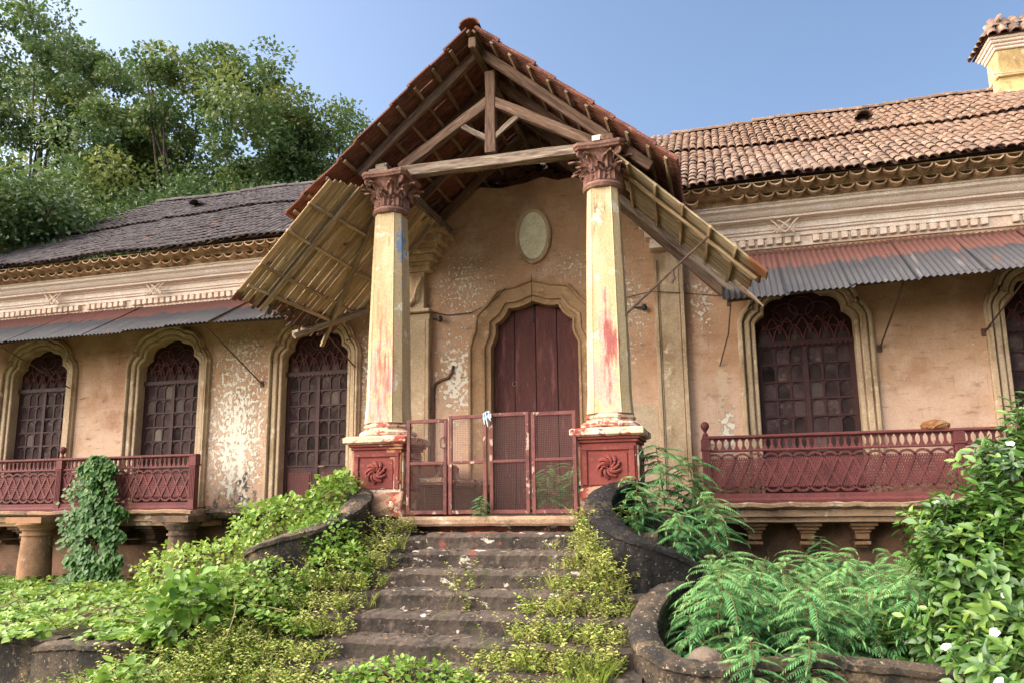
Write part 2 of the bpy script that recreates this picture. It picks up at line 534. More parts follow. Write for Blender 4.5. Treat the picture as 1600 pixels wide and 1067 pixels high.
M['greywood'] = mat('sunbleached_grey_timber', (.24, .18, .135), [
    dict(col=(.12, .08, .058), scale=24, lo=.42, hi=.62, stretch=(.1, 1, 1)), dict(col=(.36, .29, .23), scale=42, lo=.53, hi=.68, stretch=(.07, 1, 1)),
    dict(col=(.045, .03, .025), scale=30, lo=.62, hi=.68, stretch=(.12, 1, 1))], rough=.9, bump=.7, bscale=24, stretch=(.08, 1, 1), rnd=.12)
M['slat'] = mat('straw_coloured_slat', (.34, .225, .118), [
    dict(col=(.20, .13, .07), scale=5, lo=.45, hi=.68, stretch=(.18, 1, 1)), dict(col=(.44, .325, .19), scale=8, lo=.52, hi=.68, stretch=(.12, 1, 1)),
    dict(col=(.055, .035, .022), scale=3, lo=.60, hi=.69, stretch=(.8, 1, 1)), dict(col=(.10, .035, .02), scale=5, lo=.52, hi=.60, blob=((1.1, 0, 0), (.26, 3, 3), .22))],
    rough=.8, bump=.4, bscale=20, stretch=(.1, 1, 1), rnd=.22)
M['board'] = mat('grey_olive_board', (.31, .235, .145), [
    dict(col=(.14, .105, .06), scale=21, lo=.42, hi=.64, stretch=(.1, 1, 1)), dict(col=(.38, .31, .19), scale=33, lo=.53, hi=.7, stretch=(.08, 1, 1)),
    dict(col=(.05, .035, .022), scale=27, lo=.62, hi=.70, stretch=(.12, 1, 1)), dict(col=(.16, .055, .02), scale=24, lo=.50, hi=.60, blob=((1.12, 0, 0), (.2, 3, 3), .22))],
    rough=.9, bump=.6, bscale=22, stretch=(.08, 1, 1), rnd=.15)
M['panelbatten'] = mat('straw_batten', (.34, .235, .135), [dict(col=(.19, .12, .07), scale=21, lo=.42, hi=.64, stretch=(.1, 1, 1)), dict(col=(.46, .35, .23), scale=33, lo=.53, hi=.7, stretch=(.08, 1, 1))], rough=.9, bump=.4, bscale=24, stretch=(.1, 1, 1), rnd=.15)
M['batten'] = mat('pale_batten', (.25, .165, .10), [
    dict(col=(.13, .08, .05), scale=21, lo=.42, hi=.64, stretch=(.1, 1, 1)), dict(col=(.36, .26, .17), scale=33, lo=.53, hi=.7, stretch=(.08, 1, 1))],
    rough=.9, bump=.4, bscale=24, stretch=(.1, 1, 1), rnd=.15)
M['redtile'] = mat('red_clay_tile', (.175, .066, .045), [
    dict(col=(.095, .038, .03), scale=5, lo=.45, hi=.65), dict(col=(.27, .125, .09), scale=8, lo=.55, hi=.7),
    dict(col=(.05, .035, .03), scale=4, lo=.60, hi=.72)], rough=.85, bump=.4, rnd=.2)
M['tile'] = mat('weathered_clay_tile', (.155, .093, .062), [
    dict(col=(.10, .058, .045), scale=7, lo=.45, hi=.65), dict(col=(.27, .183, .128), scale=9, lo=.52, hi=.68),
    dict(col=(.07, .05, .042), scale=5, lo=.60, hi=.74)], rough=.85, bump=.4, rnd=.32)
M['darktile'] = mat('blackened_clay_tile', (.062, .05, .052), [
    dict(col=(.032, .027, .03), scale=4, lo=.45, hi=.65), dict(col=(.13, .105, .10), scale=6, lo=.56, hi=.70),
    dict(col=(.15, .075, .05), scale=2.2, lo=.64, hi=.76)], rough=.9, bump=.4, rnd=.2)
M['eavetile'] = mat('mossy_eave_tile', (.50, .34, .205), [
    dict(col=(.27, .175, .10), scale=6, lo=.45, hi=.66), dict(col=(.62, .47, .32), scale=8, lo=.52, hi=.66), dict(col=(.07, .05, .04), scale=6, lo=.62, hi=.76)],
    rough=.9, bump=.5, rnd=.2)
M['underlay'] = mat('roof_underside', (.09, .04, .028), [dict(col=(.045, .025, .02), scale=4, lo=.45, hi=.65)], rough=1, bump=.2)
M['turret'] = mat('ochre_turret_plaster', (.48, .34, .15), [
    dict(col=(.26, .17, .08), scale=2.6, lo=.45, hi=.66, stretch=(1, 1, .5)), dict(col=(.62, .50, .30), scale=5, lo=.55, hi=.7), dict(col=(.12, .09, .06), scale=8, lo=.62, hi=.74)], rough=.9, bump=.5, bscale=18)
M['step'] = mat('blackened_step_stone', (.082, .060, .048), [
    dict(col=(.034, .027, .023), scale=3.5, lo=.42, hi=.64), dict(col=(.17, .125, .095), scale=28, lo=.58, hi=.68, max=.8), dict(col=(.06, .065, .025), scale=4, lo=.56, hi=.70, max=.8), dict(col=(.15, .11, .085), scale=7, lo=.54, hi=.7),
    dict(col=(.22, .07, .05), scale=3, lo=.56, hi=.62, blob=((0.15, -3.0, -.1), (.9, .45, .35), .14)),
    dict(col=(.55, .48, .40), scale=10, lo=.62, hi=.66, stretch=(.6, 1, 1), blob=((0.0, -3.6, -.4), (1.1, .9, .7), .05))], rough=.92, bump=.6, bscale=22)
M['mossy'] = mat('mossy_black_plaster', (.068, .048, .034), [
    dict(col=(.022, .019, .016), scale=4, lo=.42, hi=.60), dict(col=(.16, .11, .07), scale=5, lo=.55, hi=.68), dict(col=(.085, .085, .025), scale=3, lo=.58, hi=.72),
    dict(col=(.30, .24, .17), scale=26, lo=.60, hi=.67, max=.8), dict(col=(.40, .33, .25), scale=9, lo=.66, hi=.70)], rough=.95, bump=1.0, bscale=22, grain=.5, gscale=40)
M['blackwall'] = mat('soot_black_plaster', (.022, .020, .020), [
    dict(col=(.012, .011, .011), scale=3, lo=.45, hi=.62), dict(col=(.075, .055, .040), scale=5, lo=.54, hi=.70), dict(col=(.16, .13, .10), scale=30, lo=.60, hi=.68, max=.8), dict(col=(.05, .05, .018), scale=3, lo=.58, hi=.70), dict(col=(.4, .36, .32), scale=14, lo=.68, hi=.72, stretch=(1, 1, .5))], rough=.95, bump=1.0, bscale=24, grain=.5, gscale=40, spec=.1)
M['slab'] = mat('balcony_slab_plaster', (.33, .21, .13), [
    dict(col=(.17, .105, .07), scale=3, lo=.45, hi=.66, stretch=(.5, 1, 1.5)), dict(col=(.52, .42, .32), scale=5, lo=.58, hi=.68), dict(col=(.07, .05, .04), scale=4, lo=.6, hi=.75)], rough=.92, bump=.6, bscale=20)
M['supcol'] = mat('brown_support_plaster', (.33, .175, .095), [
    dict(col=(.20, .11, .065), scale=3, lo=.45, hi=.66), dict(col=(.43, .27, .17), scale=5, lo=.55, hi=.7)], rough=.9, bump=.4, bscale=20)
M['supdark'] = mat('mouldy_support_plaster', (.15, .09, .06), [
    dict(col=(.06, .04, .032), scale=3, lo=.45, hi=.62), dict(col=(.28, .19, .13), scale=5, lo=.55, hi=.7)], rough=.95, bump=.5, bscale=20)
M['rust'] = mat('rusty_iron', (.085, .05, .038), [dict(col=(.15, .07, .04), scale=9, lo=.5, hi=.66)], rough=.8, bump=.3)
M['gate'] = mat('pink_red_gate_paint', (.165, .055, .047), [
    dict(col=(.11, .035, .032), scale=6, lo=.45, hi=.62), dict(col=(.42, .29, .23), scale=13, lo=.60, hi=.66, stretch=(1, 1, .6)), dict(col=(.09, .05, .04), scale=12, lo=.64, hi=.7)], rough=.7, bump=.4, rnd=.1)
M['wire'] = mat('galvanised_wire', (.16, .09, .075), [], rough=.6, bump=0)
M['cable'] = mat('black_cable', (.03, .026, .026), [], rough=.6, bump=0)
M['rag'] = mat('pale_blue_rag', (.42, .55, .68), [dict(col=(.62, .70, .78), scale=20, lo=.45, hi=.6)], rough=.9, bump=.2)
M['plaque'] = mat('pale_green_plaque', (.66, .60, .42), [dict(col=(.74, .69, .52), scale=5, lo=.45, hi=.6), dict(col=(.33, .26, .15), scale=7, lo=.62, hi=.74)], rough=.8, bump=.2)
M['soil'] = mat('leaf_litter_soil', (.045, .036, .022), [dict(col=(.085, .07, .035), scale=6, lo=.45, hi=.65), dict(col=(.04, .06, .018), scale=2, lo=.5, hi=.66)], rough=1, bump=.8, bscale=30)
M['cement'] = mat('cement_patch', (.47, .36, .25), [dict(col=(.37, .27, .18), scale=6, lo=.45, hi=.7)], rough=.95, bump=.3)
M['sack'] = mat('brown_coir_bundle', (.26, .11, .045), [dict(col=(.34, .2, .1), scale=12, lo=.45, hi=.62)], rough=1, bump=.7)
M['boulder'] = mat('grey_brown_ball_stone', (.13, .098, .075), [dict(col=(.10, .07, .055), scale=5, lo=.45, hi=.62), dict(col=(.33, .25, .19), scale=8, lo=.55, hi=.7)], rough=.95, bump=.8, bscale=20)
M['paleplank'] = mat('splintered_pale_wood', (.55, .40, .30), [dict(col=(.35, .18, .12), scale=9, lo=.5, hi=.65)], rough=.9, bump=.4)
M['bark'] = mat('grey_brown_bark', (.10, .075, .055), [dict(col=(.05, .038, .03), scale=4, lo=.45, hi=.65)], rough=.95, bump=.7)
M['stem'] = mat('dry_stem', (.16, .11, .055), [dict(col=(.12, .13, .04), scale=5, lo=.45, hi=.6)], rough=.9, bump=0)
# awning sheet: object y runs down the slope from 0 at the wall
def awning_mat(name, edge):
    return mat(name, (.062, .060, .066), [
        dict(col=(.045, .046, .056), scale=3, lo=.45, hi=.66, stretch=(.3, 1, 1)), dict(col=(.14, .125, .125), scale=6, lo=.58, hi=.72, stretch=(2, .25, 1)),
        dict(col=(.11, .06, .045), scale=4, lo=.58, hi=.70, stretch=(1.5, .6, 1), max=.8),
        dict(col=(.165, .072, .060), scale=7, lo=.50, hi=.60, stretch=(1.6, .6, 1), blob=((0, -.05, 0), (50, edge, 50), .9))], rough=.55, bump=.2, rnd=.1)
M['tin'] = awning_mat('tarred_tin_sheet', .50)
L_ = {}
L_['cover'] = leafmat('creeper_leaf', (.06, .14, .02), (.15, .27, .036), (.30, .39, .06), .45, .32)
L_['weed'] = leafmat('weed_leaf', (.15, .22, .034), (.30, .37, .062), (.47, .46, .15), .55, .32)
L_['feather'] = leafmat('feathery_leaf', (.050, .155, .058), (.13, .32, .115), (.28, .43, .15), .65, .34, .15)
L_['bush'] = leafmat('glossy_leaf', (.020, .058, .014), (.060, .14, .024), (.16, .25, .042), .32, .22, .5)
L_['climb'] = leafmat('climber_leaf', (.028, .085, .018), (.065, .16, .03), (.15, .235, .05), .45, .28)
L_['tree'] = leafmat('tree_leaf', (.030, .064, .020), (.082, .135, .040), (.22, .24, .055), .5, .36)
L_['bright'] = leafmat('young_leaf', (.10, .19, .03), (.16, .27, .04), (.25, .34, .07), .5, .35)
L_['flower'] = mat('white_petal', (.75, .74, .66), [], rough=.6, bump=0)
# ------------------------------------------------------------------ the ground
def hnoise(x, y, s=1.0):
    return (math.sin(x * 1.7 * s + 1.3) * math.cos(y * 1.3 * s + .4) + .5 * math.sin(x * 3.1 * s - y * 2.7 * s) + .25 * math.cos(x * 6.3 * s + y * 5.1 * s)) / 1.75

xs = np.concatenate([[-400, -120, -60, -40], np.linspace(-26, 22, 97), [40, 70, 140, 400]])
ys = np.concatenate([[-400, -120, -60, -30], np.linspace(-18, 26, 89), [40, 70, 140, 400]])
gx, gy = np.meshgrid(xs, ys)
gz = np.full_like(gx, -1.62)
for i in range(gx.shape[0]):
    for j in range(gx.shape[1]):
        gz[i, j] += .04 * hnoise(gx[i, j], gy[i, j])
nx_, ny_ = len(xs), len(ys)
ii = np.arange(nx_ * ny_).reshape(ny_, nx_)
F = np.stack([ii[:-1, :-1], ii[:-1, 1:], ii[1:, 1:], ii[1:, :-1]], -1).reshape(-1, 4)
tag(objm('ground', mesh_np('ground', np.stack([gx, gy, gz], -1).reshape(-1, 3), F, M['soil'], True)), kind='structure')

def bed(name, x0, x1, y0, y1, z, amp, kfun=None):
    nx, ny = int((x1 - x0) / .2) + 2, int((y1 - y0) / .2) + 2
    X, Y = np.meshgrid(np.linspace(x0, x1, nx), np.linspace(y0, y1, ny))
    Z = np.array([[z + amp * hnoise(a, b, 1.4) + (kfun(a, b) if kfun else 0) for a, b in zip(r, q)] for r, q in zip(X, Y)])
    V = np.stack([X, Y, Z], -1).reshape(-1, 3)
    i_ = np.arange(nx * ny).reshape(ny, nx)
    F_ = [tuple(f) for f in np.stack([i_[:-1, :-1], i_[:-1, 1:], i_[1:, 1:], i_[1:, :-1]], -1).reshape(-1, 4)]
    ring = list(i_[0, :]) + list(i_[1:, -1]) + list(i_[-1, -2::-1]) + list(i_[-2:0:-1, 0])
    b = len(V)
    low = V[ring].copy(); low[:, 2] = -1.75
    V = np.concatenate([V, low])
    for k in range(len(ring)):
        n2 = (k + 1) % len(ring)
        F_.append((ring[n2], ring[k], b + k, b + n2))
    return tag(objm(name, mesh_np(name, V, F_, M['soil'], True)), kind='structure')

def left_rise(x, y):      # the heap of earth and creeper against the stair wall
    t = max(0.0, 1 - abs(x + 1.9) / 1.25)
    u = max(0.0, min(1.0, (y + 5.6) / 2.6))
    return .82 * t * t * (3 - 2 * t) * u
bed('garden_soil', -13.5, -1.62, -4.75, -.42, -1.12, .05, left_rise)
bed('planter_soil', 2.0, 9.0, -4.75, -.42, -1.25, .06)

# ------------------------------------------------------------------ mansion
man = thing('mansion', 'long derelict colonial house with peeling orange plaster and tiled roofs', 'house', (0, 0, -1.6))
openings = [(-9.55, .618), (-6.71, .621), (-3.84, .608), (3.83, .656), (6.98, .656)]
ZB, ZS, ZA = .15, 2.36, 3.13
loops = []
top = [(-2.3, 4.46), (-1.75, 4.75), (-1.3, 5.05), (-.95, 5.22), (-.6, 5.16), (-.2, 5.2), (.1, 5.27), (.35, 5.18), (.62, 5.2), (.95, 5.02), (1.3, 4.9), (1.7, 4.7), (2.1, 4.46)]
top = [(x, z) for x, z in top]
loops.append([(-14, -.12), (10, -.12), (10, 4.3), (2.3, 4.3)] + top[::-1] + [(-2.5, 4.3), (-14, 4.3)])
for cx, hw in openings:
    loops.append(lobed(cx, hw, ZB, ZS, ZA))
DX, DHW = -.08, .693
door_out = arch(DX, DHW, .02, 2.55, 3.24, n=6, amp=.085, inv=True)
loops.append(door_out)
objm('wall', plate('wall', loops, 0, .38, M['wall']), man)
mb = MB(); mb.box(-14, 10, .06, .4, -1.75, -.125)
mb.obj('basement_wall', M['lowwall'], man)
mb = MB(); mb.box(-14, 10, 1.6, 1.7, -.1, 4.3); mb.box(-14, 10, .4, 1.6, -.12, -.1)
mb.box(-14, 10, .4, 1.6, 4.2, 4.25)
mb.obj('inner_room_wall', M['dark'], man)
# ragged joint strip along the plinth
mb = MB()
for a, b in ((-14, -2.1), (2.1, 10)):
    mb.extrude_x([(0.0, .10), (-.05, .09), (-.06, .0), (-.03, -.05), (.05, -.1), (.05, .1)], a, b, .012, 60)
mb.obj('plinth_ledge', M['slab'], man)

frame_prof = [(-.002, .14), (-.002, -.015), (.008, -.03), (.05, -.03), (.056, .004), (.068, .004), (.074, -.055), (.085, -.065), (.145, -.065), (.152, -.012), (.168, -.012), (.174, -.09), (.185, -.108), (.212, -.108), (.224, -.06), (.242, -.05), (.245, .01)]

pane_me = {}
def pane_mesh(wd, ht, pale=False):
    k = (round(wd, 3), round(ht, 3), pale)
    if k not in pane_me:
        pts = [(-wd / 2, -ht / 2), (wd / 2, -ht / 2), (wd / 2, ht * .2)]
        for t in range(1, 6):
            a = math.pi * t / 6
            pts.append((wd / 2 * math.cos(a), ht * .2 + ht * .3 * math.sin(a)))
        pts.append((-wd / 2, ht * .2))
        pane_me[k] = plate('pane', [pts], -.004, .004, M['palepane' if pale else 'pane'])
    return pane_me[k]

def window(cx, hw, clean=False, seed=0):
    rr = random.Random(seed)
    path = lobed(cx, hw, ZB, ZS, ZA)
    f = objm('window', sweep(path, frame_prof, 'window', M['stone']), man)
    # sash
    inner = arch(cx, hw - .001, ZB + .01, ZS, ZA - .002)
    y0 = .15
    grid = [[(cx - hw, ZB + .01), (cx + hw, ZB + .01), (cx + hw, 2.345), (cx - hw, 2.345)]]
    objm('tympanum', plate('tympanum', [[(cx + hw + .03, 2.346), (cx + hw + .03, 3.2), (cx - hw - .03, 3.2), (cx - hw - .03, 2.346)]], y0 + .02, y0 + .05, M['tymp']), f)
    nc = 6
    st = .06                                        # stile width
    pw = (2 * hw - 3 * st) / nc
    z0, z1 = .80, 2.30
    nr = 6
    ph = (z1 - z0) / nr
    centers = []
    for side in (0, 1):
        x0 = cx - hw + st if side == 0 else cx + st / 2
        for c in range(3):
            for r in range(nr):
                centers.append((x0 + pw * (c + .5), z0 + ph * (r + .5)))
    bw, bh = pw - .026, ph - .032
    holes = []
    for (px, pz) in centers:
        pts = [(px - bw / 2, pz - bh / 2), (px + bw / 2, pz - bh / 2), (px + bw / 2, pz + bh * .22)]
        for t in range(1, 6):
            a = math.pi * t / 6
            pts.append((px + bw / 2 * math.cos(a), pz + bh * .22 + bh * .28 * math.sin(a)))
        pts.append((px - bw / 2, pz + bh * .22))
        holes.append(pts)
    objm('sash', plate('sash', grid + holes, y0, y0 + .035, M['maroon']), f)
    for (px, pz) in centers:
        Mx = Matrix.Translation((px, y0 + .022 + rr.uniform(-.002, .002), pz)) @ Euler((rr.uniform(-.02, .02), 0, rr.uniform(-.03, .03))).to_matrix().to_4x4()
        objm('pane', pane_mesh(bw + .012, bh + .012, rr.random() < .05), f, Mx)
    # horizontal glazing bars stand proud
    mb = MB()
    for r in range(nr + 1):
        z = z0 + ph * r
        mb.box(cx - hw + .012, cx + hw - .012, y0 - .018, y0 + .006, z - .011, z + .011, .002)
    mb.box(cx - .03, cx + .03, y0 - .022, y0 + .004, ZB + .02, 2.30)
    for s_ in (-1, 1):
        xx = cx + s_ * (hw - .03)
        mb.box(xx - .028, xx + .028, y0 - .012, y0 + .004, ZB + .02, 2.32)
    mb.obj('glazing_bar', M['maroon'], f)
    # transom with a scalloped lower edge
    tp = [(cx - hw + .005, 2.375), (cx - hw + .005, 2.325)]
    nsc = 18
    for k in range(nsc):
        xa = cx - hw + .005 + (2 * hw - .01) * k / nsc
        xb = cx - hw + .005 + (2 * hw - .01) * (k + 1) / nsc
        tp += [(xa + (xb - xa) * .25, 2.300), (xa + (xb - xa) * .75, 2.300), (xb, 2.325)]
    tp.append((cx + hw - .005, 2.375))
    objm('transom', plate('transom', [tp], y0 - .05, y0 - .02, M['maroon']), f)
    # tracery: a row of pointed arches, interlaced arcs above
    mb = MB()
    na = 6
    aw = (2 * hw - .08) / na
    def clip(x, z):
        t = min(1.0, abs(x - cx) / (hw * .93))
        return z < ZS + (ZA - ZS - .05) * math.sqrt(max(0, 1 - t ** 2.2))
    for k in range(na + 1):
        for half in (0, 1):
            if k == na and not half: continue
            xc = cx - hw + .04 + aw * (k + (.5 if not half else 0))
            zb = 2.385 if not half else 2.49
            for s_ in (-1, 1):
                pts = []
                for t in np.linspace(0, 1, 7):
                    x = xc + s_ * aw * .46 * math.cos(t * math.pi / 2) ** .8
                    z = zb + .23 * t
                    if clip(x, z) and abs(x - cx) < hw - .02: pts.append((x, y0 - .012, z))
                if len(pts) > 1: mb.tube(pts, .012, 5)
    for k in range(5):
        rr_ = .17 + .0 * k
        xc = cx + (k - 2) * hw * .34
        zc = 2.70 + .13 * (2 - abs(k - 2)) * .7
        pts = []
        for t in np.linspace(0, 2 * math.pi, 19):
            x, z = xc + rr_ * math.cos(t), zc + rr_ * .8 * math.sin(t)
            if clip(x, z) and z > 2.42: pts.append((x, y0 - .012, z))
            else:
                if len(pts) > 1: mb.tube(pts, .008, 5)
                pts = []
        if len(pts) > 1: mb.tube(pts, .008, 5)
    mb.obj('tracery', M['doorwood'], f)
    for k in range(na):
        xc = cx - hw + .04 + aw * (k + .5)
        ww = aw * .40
        pts = [(xc - ww, 2.385), (xc + ww, 2.385)] + [(xc + ww * math.cos(t * math.pi / 2) ** .8, 2.385 + .20 * t) for t in np.linspace(0, 1, 6)[1:]] + [(xc - ww * math.cos(t * math.pi / 2) ** .8, 2.385 + .20 * t) for t in np.linspace(1, 0, 6)[1:-1]]
        objm('pane', plate('pane', [pts], y0 + .004, y0 + .018, M['pane']), f)
    # solid lower panels
    for s_ in (-1, 1):
        xc = cx + s_ * hw * .5
        hw2 = hw * .5 - .085
        mb = MB()
        mb.box(xc - hw2, xc + hw2, y0 - .008, y0 + .004, .25, .70)
        mb.box(xc - hw2 + .03, xc + hw2 - .03, y0 - .018, y0 - .006, .28, .67)
        mb.obj('door_panel', M['doorwood'], f, bevel=.006)
    return f
for i, (cx, hw) in enumerate(openings):
    f = window(cx, hw, seed=i)
    if i == 2:
        mb = MB(); mb.tube([(cx + .06, .10, .78), (cx + .13, .095, .785), (cx + .17, .10, .785)], .013, 6)
        mb.obj('handle', M['batten'], f)

# main door
door_prof = [(-.002, .2), (-.002, -.03), (.035, -.035), (.04, -.01), (.085, -.02), (.09, -.06), (.14, -.07), (.15, -.045), (.29, -.06), (.31, -.10), (.345, -.10), (.36, .01)]
fr = objm('door_surround', sweep(door_out, door_prof, 'door_surround', M['doorstone']), man)
dr_me = plate('door', [arch(DX, DHW, .03, 2.55, 3.235, n=6, amp=.085, inv=True)], .17, .20, M['maroon'])
dr = objm('door', dr_me, man)
nb = 4
for k in range(nb):
    xa = DX - DHW + .012 + (2 * DHW - .024) * k / nb
    xb = DX - DHW + .012 + (2 * DHW - .024) * (k + 1) / nb - .014
    tops = []
    for t in np.linspace(0, 1, 9):
        x = xa + (xb - xa) * t
        u = min(1, abs(x - DX) / DHW)
        tops.append((x, 2.55 + .64 * math.sqrt(max(0, 1 - u ** 2.1))))
    y = .135 + R.uniform(-.006, .006)
    objm('plank', plate('plank', [[(xa, .05), (xb, .05)] + tops[::-1]], y, .168, M['doorwood']), dr)
mb = MB()
pts = [(DX - .35 + .035 * math.cos(t), .12, 1.98 + .035 * math.sin(t)) for t in np.linspace(0, 6.283, 13)]
mb.tube(pts, .007, 6); mb.obj('knocker', M['batten'], dr)

# medallion
ov = [(-.06 + .27 * math.cos(t), 4.295 + .435 * math.sin(t)) for t in np.linspace(0, 2 * math.pi, 41)[:-1]]
mo = objm('medallion', plate('medallion', [ov], -.045, .01, M['plaque']), man)
objm('medallion_rim', sweep(ov, [(-.05, -.04), (-.045, -.06), (-.01, -.075), (.02, -.06), (.025, .01)], 'medallion_rim', M['stone'], True, True), mo)

# wall pilasters with stepped capitals
for s_ in (-1, 1):
    xc = s_ * 2.0 + (.0 if s_ > 0 else .02)
    mb = MB()
    zt = 3.78 if s_ > 0 else 3.16
    mb.box(xc - .215, xc + .215, -.10, .01, .0, zt)
    mb.box(xc - .215, xc - .16, -.135, -.098, .3, zt - .1)
    mb.box(xc + .16, xc + .215, -.135, -.098, .3, zt - .1)
    mb.box(xc - .15, xc - .135, -.118, -.098, .3, zt - .1)
    mb.box(xc + .135, xc + .15, -.118, -.098, .3, zt - .1)
    p = mb.obj('pilaster', M['stone'], man, bevel=.006)
    mb = MB()
    if s_ < 0:
        mb.box(xc - .24, xc + .24, -.19, .01, 3.17, 3.22)
        mb.box(xc - .12, xc + .13, -.13, .008, 3.22, 3.86)
        mb.tube([(xc - .13, -.15, 3.3), (xc - .02, -.2, 3.38), (xc + .02, -.18, 3.55), (xc + .1, -.17, 3.75)], .05, 6, .03)
    dx = .18 if s_ < 0 else -.12
    for (z0, z1, hw, pr) in ((3.84, 3.93, .25, .20), (3.93, 4.00, .22, .18), (4.00, 4.10, .28, .26), (4.10, 4.17, .33, .33), (4.17, 4.24, .31, .31), (4.24, 4.36, .40, .42), (4.36, 4.44, .45, .47)):
        mb.box(xc + dx * (z0 - 3.84) * 1.6 - hw, xc + dx * (z0 - 3.84) * 1.6 + hw, -pr, .012, z0 + .001, z1, .003)
    mb.obj('pilaster_capital', M['cornice'] if s_ > 0 else M['stone'], p, bevel=.01)

# cement patch and stripe on the wall at the right pilaster
objm('cement_patch', plate('cement_patch', [[(1.22, .1), (1.76, .1), (1.76, 1.52), (1.5, 1.55), (1.22, 1.5)]], -.006, .004, M['cement']), man)

# cornice, dentils, ornaments
cprof = [(.02, 3.87), (-.06, 3.87), (-.06, 3.925), (-.095, 3.93), (-.095, 3.96), (-.12, 3.965), (-.12, 4.05), (-.15, 4.055), (-.15, 4.08), (-.27, 4.085), (-.27, 4.115), (-.30, 4.12), (-.33, 4.145), (-.36, 4.18), (-.41, 4.205), (-.41, 4.245), (-.44, 4.25), (-.44, 4.27), (.02, 4.272)]
for a, b in ((-14, -2.35), (2.35, 10)):
    mb = MB(); mb.extrude_x(cprof, a, b, .003, 50)
    mb.obj('cornice', M['cornice'], man)
    mb = MB(); mb.extrude_x([(.01, 3.72), (-.03, 3.72), (-.035, 3.745), (-.02, 3.75), (-.025, 3.865), (.01, 3.865)], a, b, .003, 30)
    mb.obj('dentil_band', M['dentil'], man)
dme = box_mesh('dentil', .085, .07, .095, M['dentil'], .006, .003)
for a, b in ((-13.9, -2.45), (2.45, 9.0)):
    n = int((b - a) / .125)
    for k in range(n):
        if R.random() < .03: continue
        objm('dentil', dme, man, Matrix.Translation((a + .125 * k, -.062, 3.808 + R.uniform(-.004, .004))) @ Euler((0, R.uniform(-.03, .03), 0)).to_matrix().to_4x4())
mb = MB()
for s_ in (-1, 1):
    mb.tube([(-.14 * s_, 0, .10), (.0, -.03, -.02), (.12 * s_, 0, -.14)], .016, 6)
    mb.tube([(-.05 * s_, -.02, -.10), (-.13 * s_, -.03, .0), (-.22 * s_, -.02, .09)], .014, 6)
    mb.tube([(.0, -.02, -.14), (.08 * s_, -.02, -.07), (.16 * s_, -.02, -.13)], .014, 6)
ome = mb.mesh('cornice_ornament', M['dentil'], smooth=True)
for x in (-9.2, -6.95, 3.66, 7.2):
    objm('cornice_ornament', ome, man, Matrix.Translation((x, -.2, 4.02)))

# Genoese eave: rows of half-round tiles
def halftile(name, r, L, m, th=.014, n=7, taper=.85, fl=.8):
    mb = MB()
    rings = []
    V, F = [], []
    for y, q in ((0, 1.0), (L, taper)):
        for k in range(n):
            a = math.pi * k / (n - 1)
            V.append((r * q * math.cos(a), y, r * fl * q * math.sin(a)))
        for k in range(n):
            a = math.pi * k / (n - 1)
            V.append(((r * q - th) * math.cos(a), y, (r * fl * q - th) * math.sin(a)))
    for k in range(n - 1):
        F += [(k, k + 1, 2 * n + k + 1, 2 * n + k), (n + k + 1, n + k, 3 * n + k, 3 * n + k + 1), (k + 1, k, n + k, n + k + 1)]
    mb.add(V, F)
    return mb.mesh(name, m, smooth=True)
et = halftile('eave_tile', .098, .3, M['eavetile'], .018)
for row, (zz, yy) in enumerate(((4.358, -.60), (4.445, -.78))):
    for a, b in ((-13.8, -2.25), (2.2, 9.4)):
        n = int((b - a) / .205)
        for k in range(n):
            x = a + .205 * (k + .5 * row)
            if row == 0 and R.random() < .03: continue
            objm('eave_tile', et, man, Matrix.Translation((x, yy + R.uniform(-.015, .015), zz + R.uniform(-.008, .008))) @ Euler((rad(3), math.pi + R.uniform(-.05, .05), R.uniform(-.06, .06))).to_matrix().to_4x4())
mb = MB()
for a, b in ((-14, -2.3), (2.3, 10)):
    mb.box(a, b, -.585, .02, 4.350, 4.366)
    mb.box(a, b, -.765, .02, 4.438, 4.452)
    mb.box(a, b, -.44, .02, 4.272, 4.349)
    mb.box(a, b, -.61, .02, 4.367, 4.437)
mb.obj('eave_bed', M['eavetile'], man)

# main roofs
PITCH = math.atan(.684)
def sag(x, s):
    return .035 * math.sin(x * .9 + 1.0) * math.sin(s * .75) + .02 * math.sin(x * 2.3 + s * 1.1) + (.05 if s > 2.35 + .15 * math.sin(x * .8) else 0)
def zroof(x, s):
    return 4.47 + s * math.sin(PITCH) + sag(x, s)
def yroof(s):
    return -.84 + s * math.cos(PITCH)
def zporch(x):
    return 6.05 - (.877 if x < -.15 else .88) * abs(x + .15)
SL = 4.62
def under(x0, x1, name, parent, hip=None):
    nx, ns = int((x1 - x0) / .2), 24
    V, F = [], []
    for i in range(nx + 1):
        for k in range(ns + 1):
            x = x0 + (x1 - x0) * i / nx; s = SL * k / ns
            V.append((x, yroof(s), zroof(x, s) - .012))
    for i in range(nx):
        for k in range(ns):
            x = x0 + (x1 - x0) * (i + .5) / nx; s = SL * (k + .5) / ns
            if -2.75 < x < 2.35 and zroof(x, s) < zporch(x) + .05: continue
            if hip and x < hip(s): continue
            a = i * (ns + 1) + k
            F.append((a, a + ns + 1, a + ns + 2, a + 1))
    # back slope so that the ridge is solid
    b = len(V)
    V += [(x0 if not hip else hip(SL), yroof(SL), zroof(x0, SL)), (x1, yroof(SL), zroof(x1, SL)), (x1, yroof(SL) + 4.2, 4.4), (x0, yroof(SL) + 4.2, 4.4)]
    F.append((b, b + 1, b + 2, b + 3))
    return objm(name, mesh_np(name, V, F, M['underlay']), parent)
hipf = lambda s: -13.4 + (13.4 - 9.8) * s / SL
r_right = under(-.15, 10.0, 'roof', man)
r_left = under(-13.6, -.15, 'roof', man, hipf)
def rtile(name, m):
    return halftile(name, .062, .30, m, .011, 6, .84, .60)
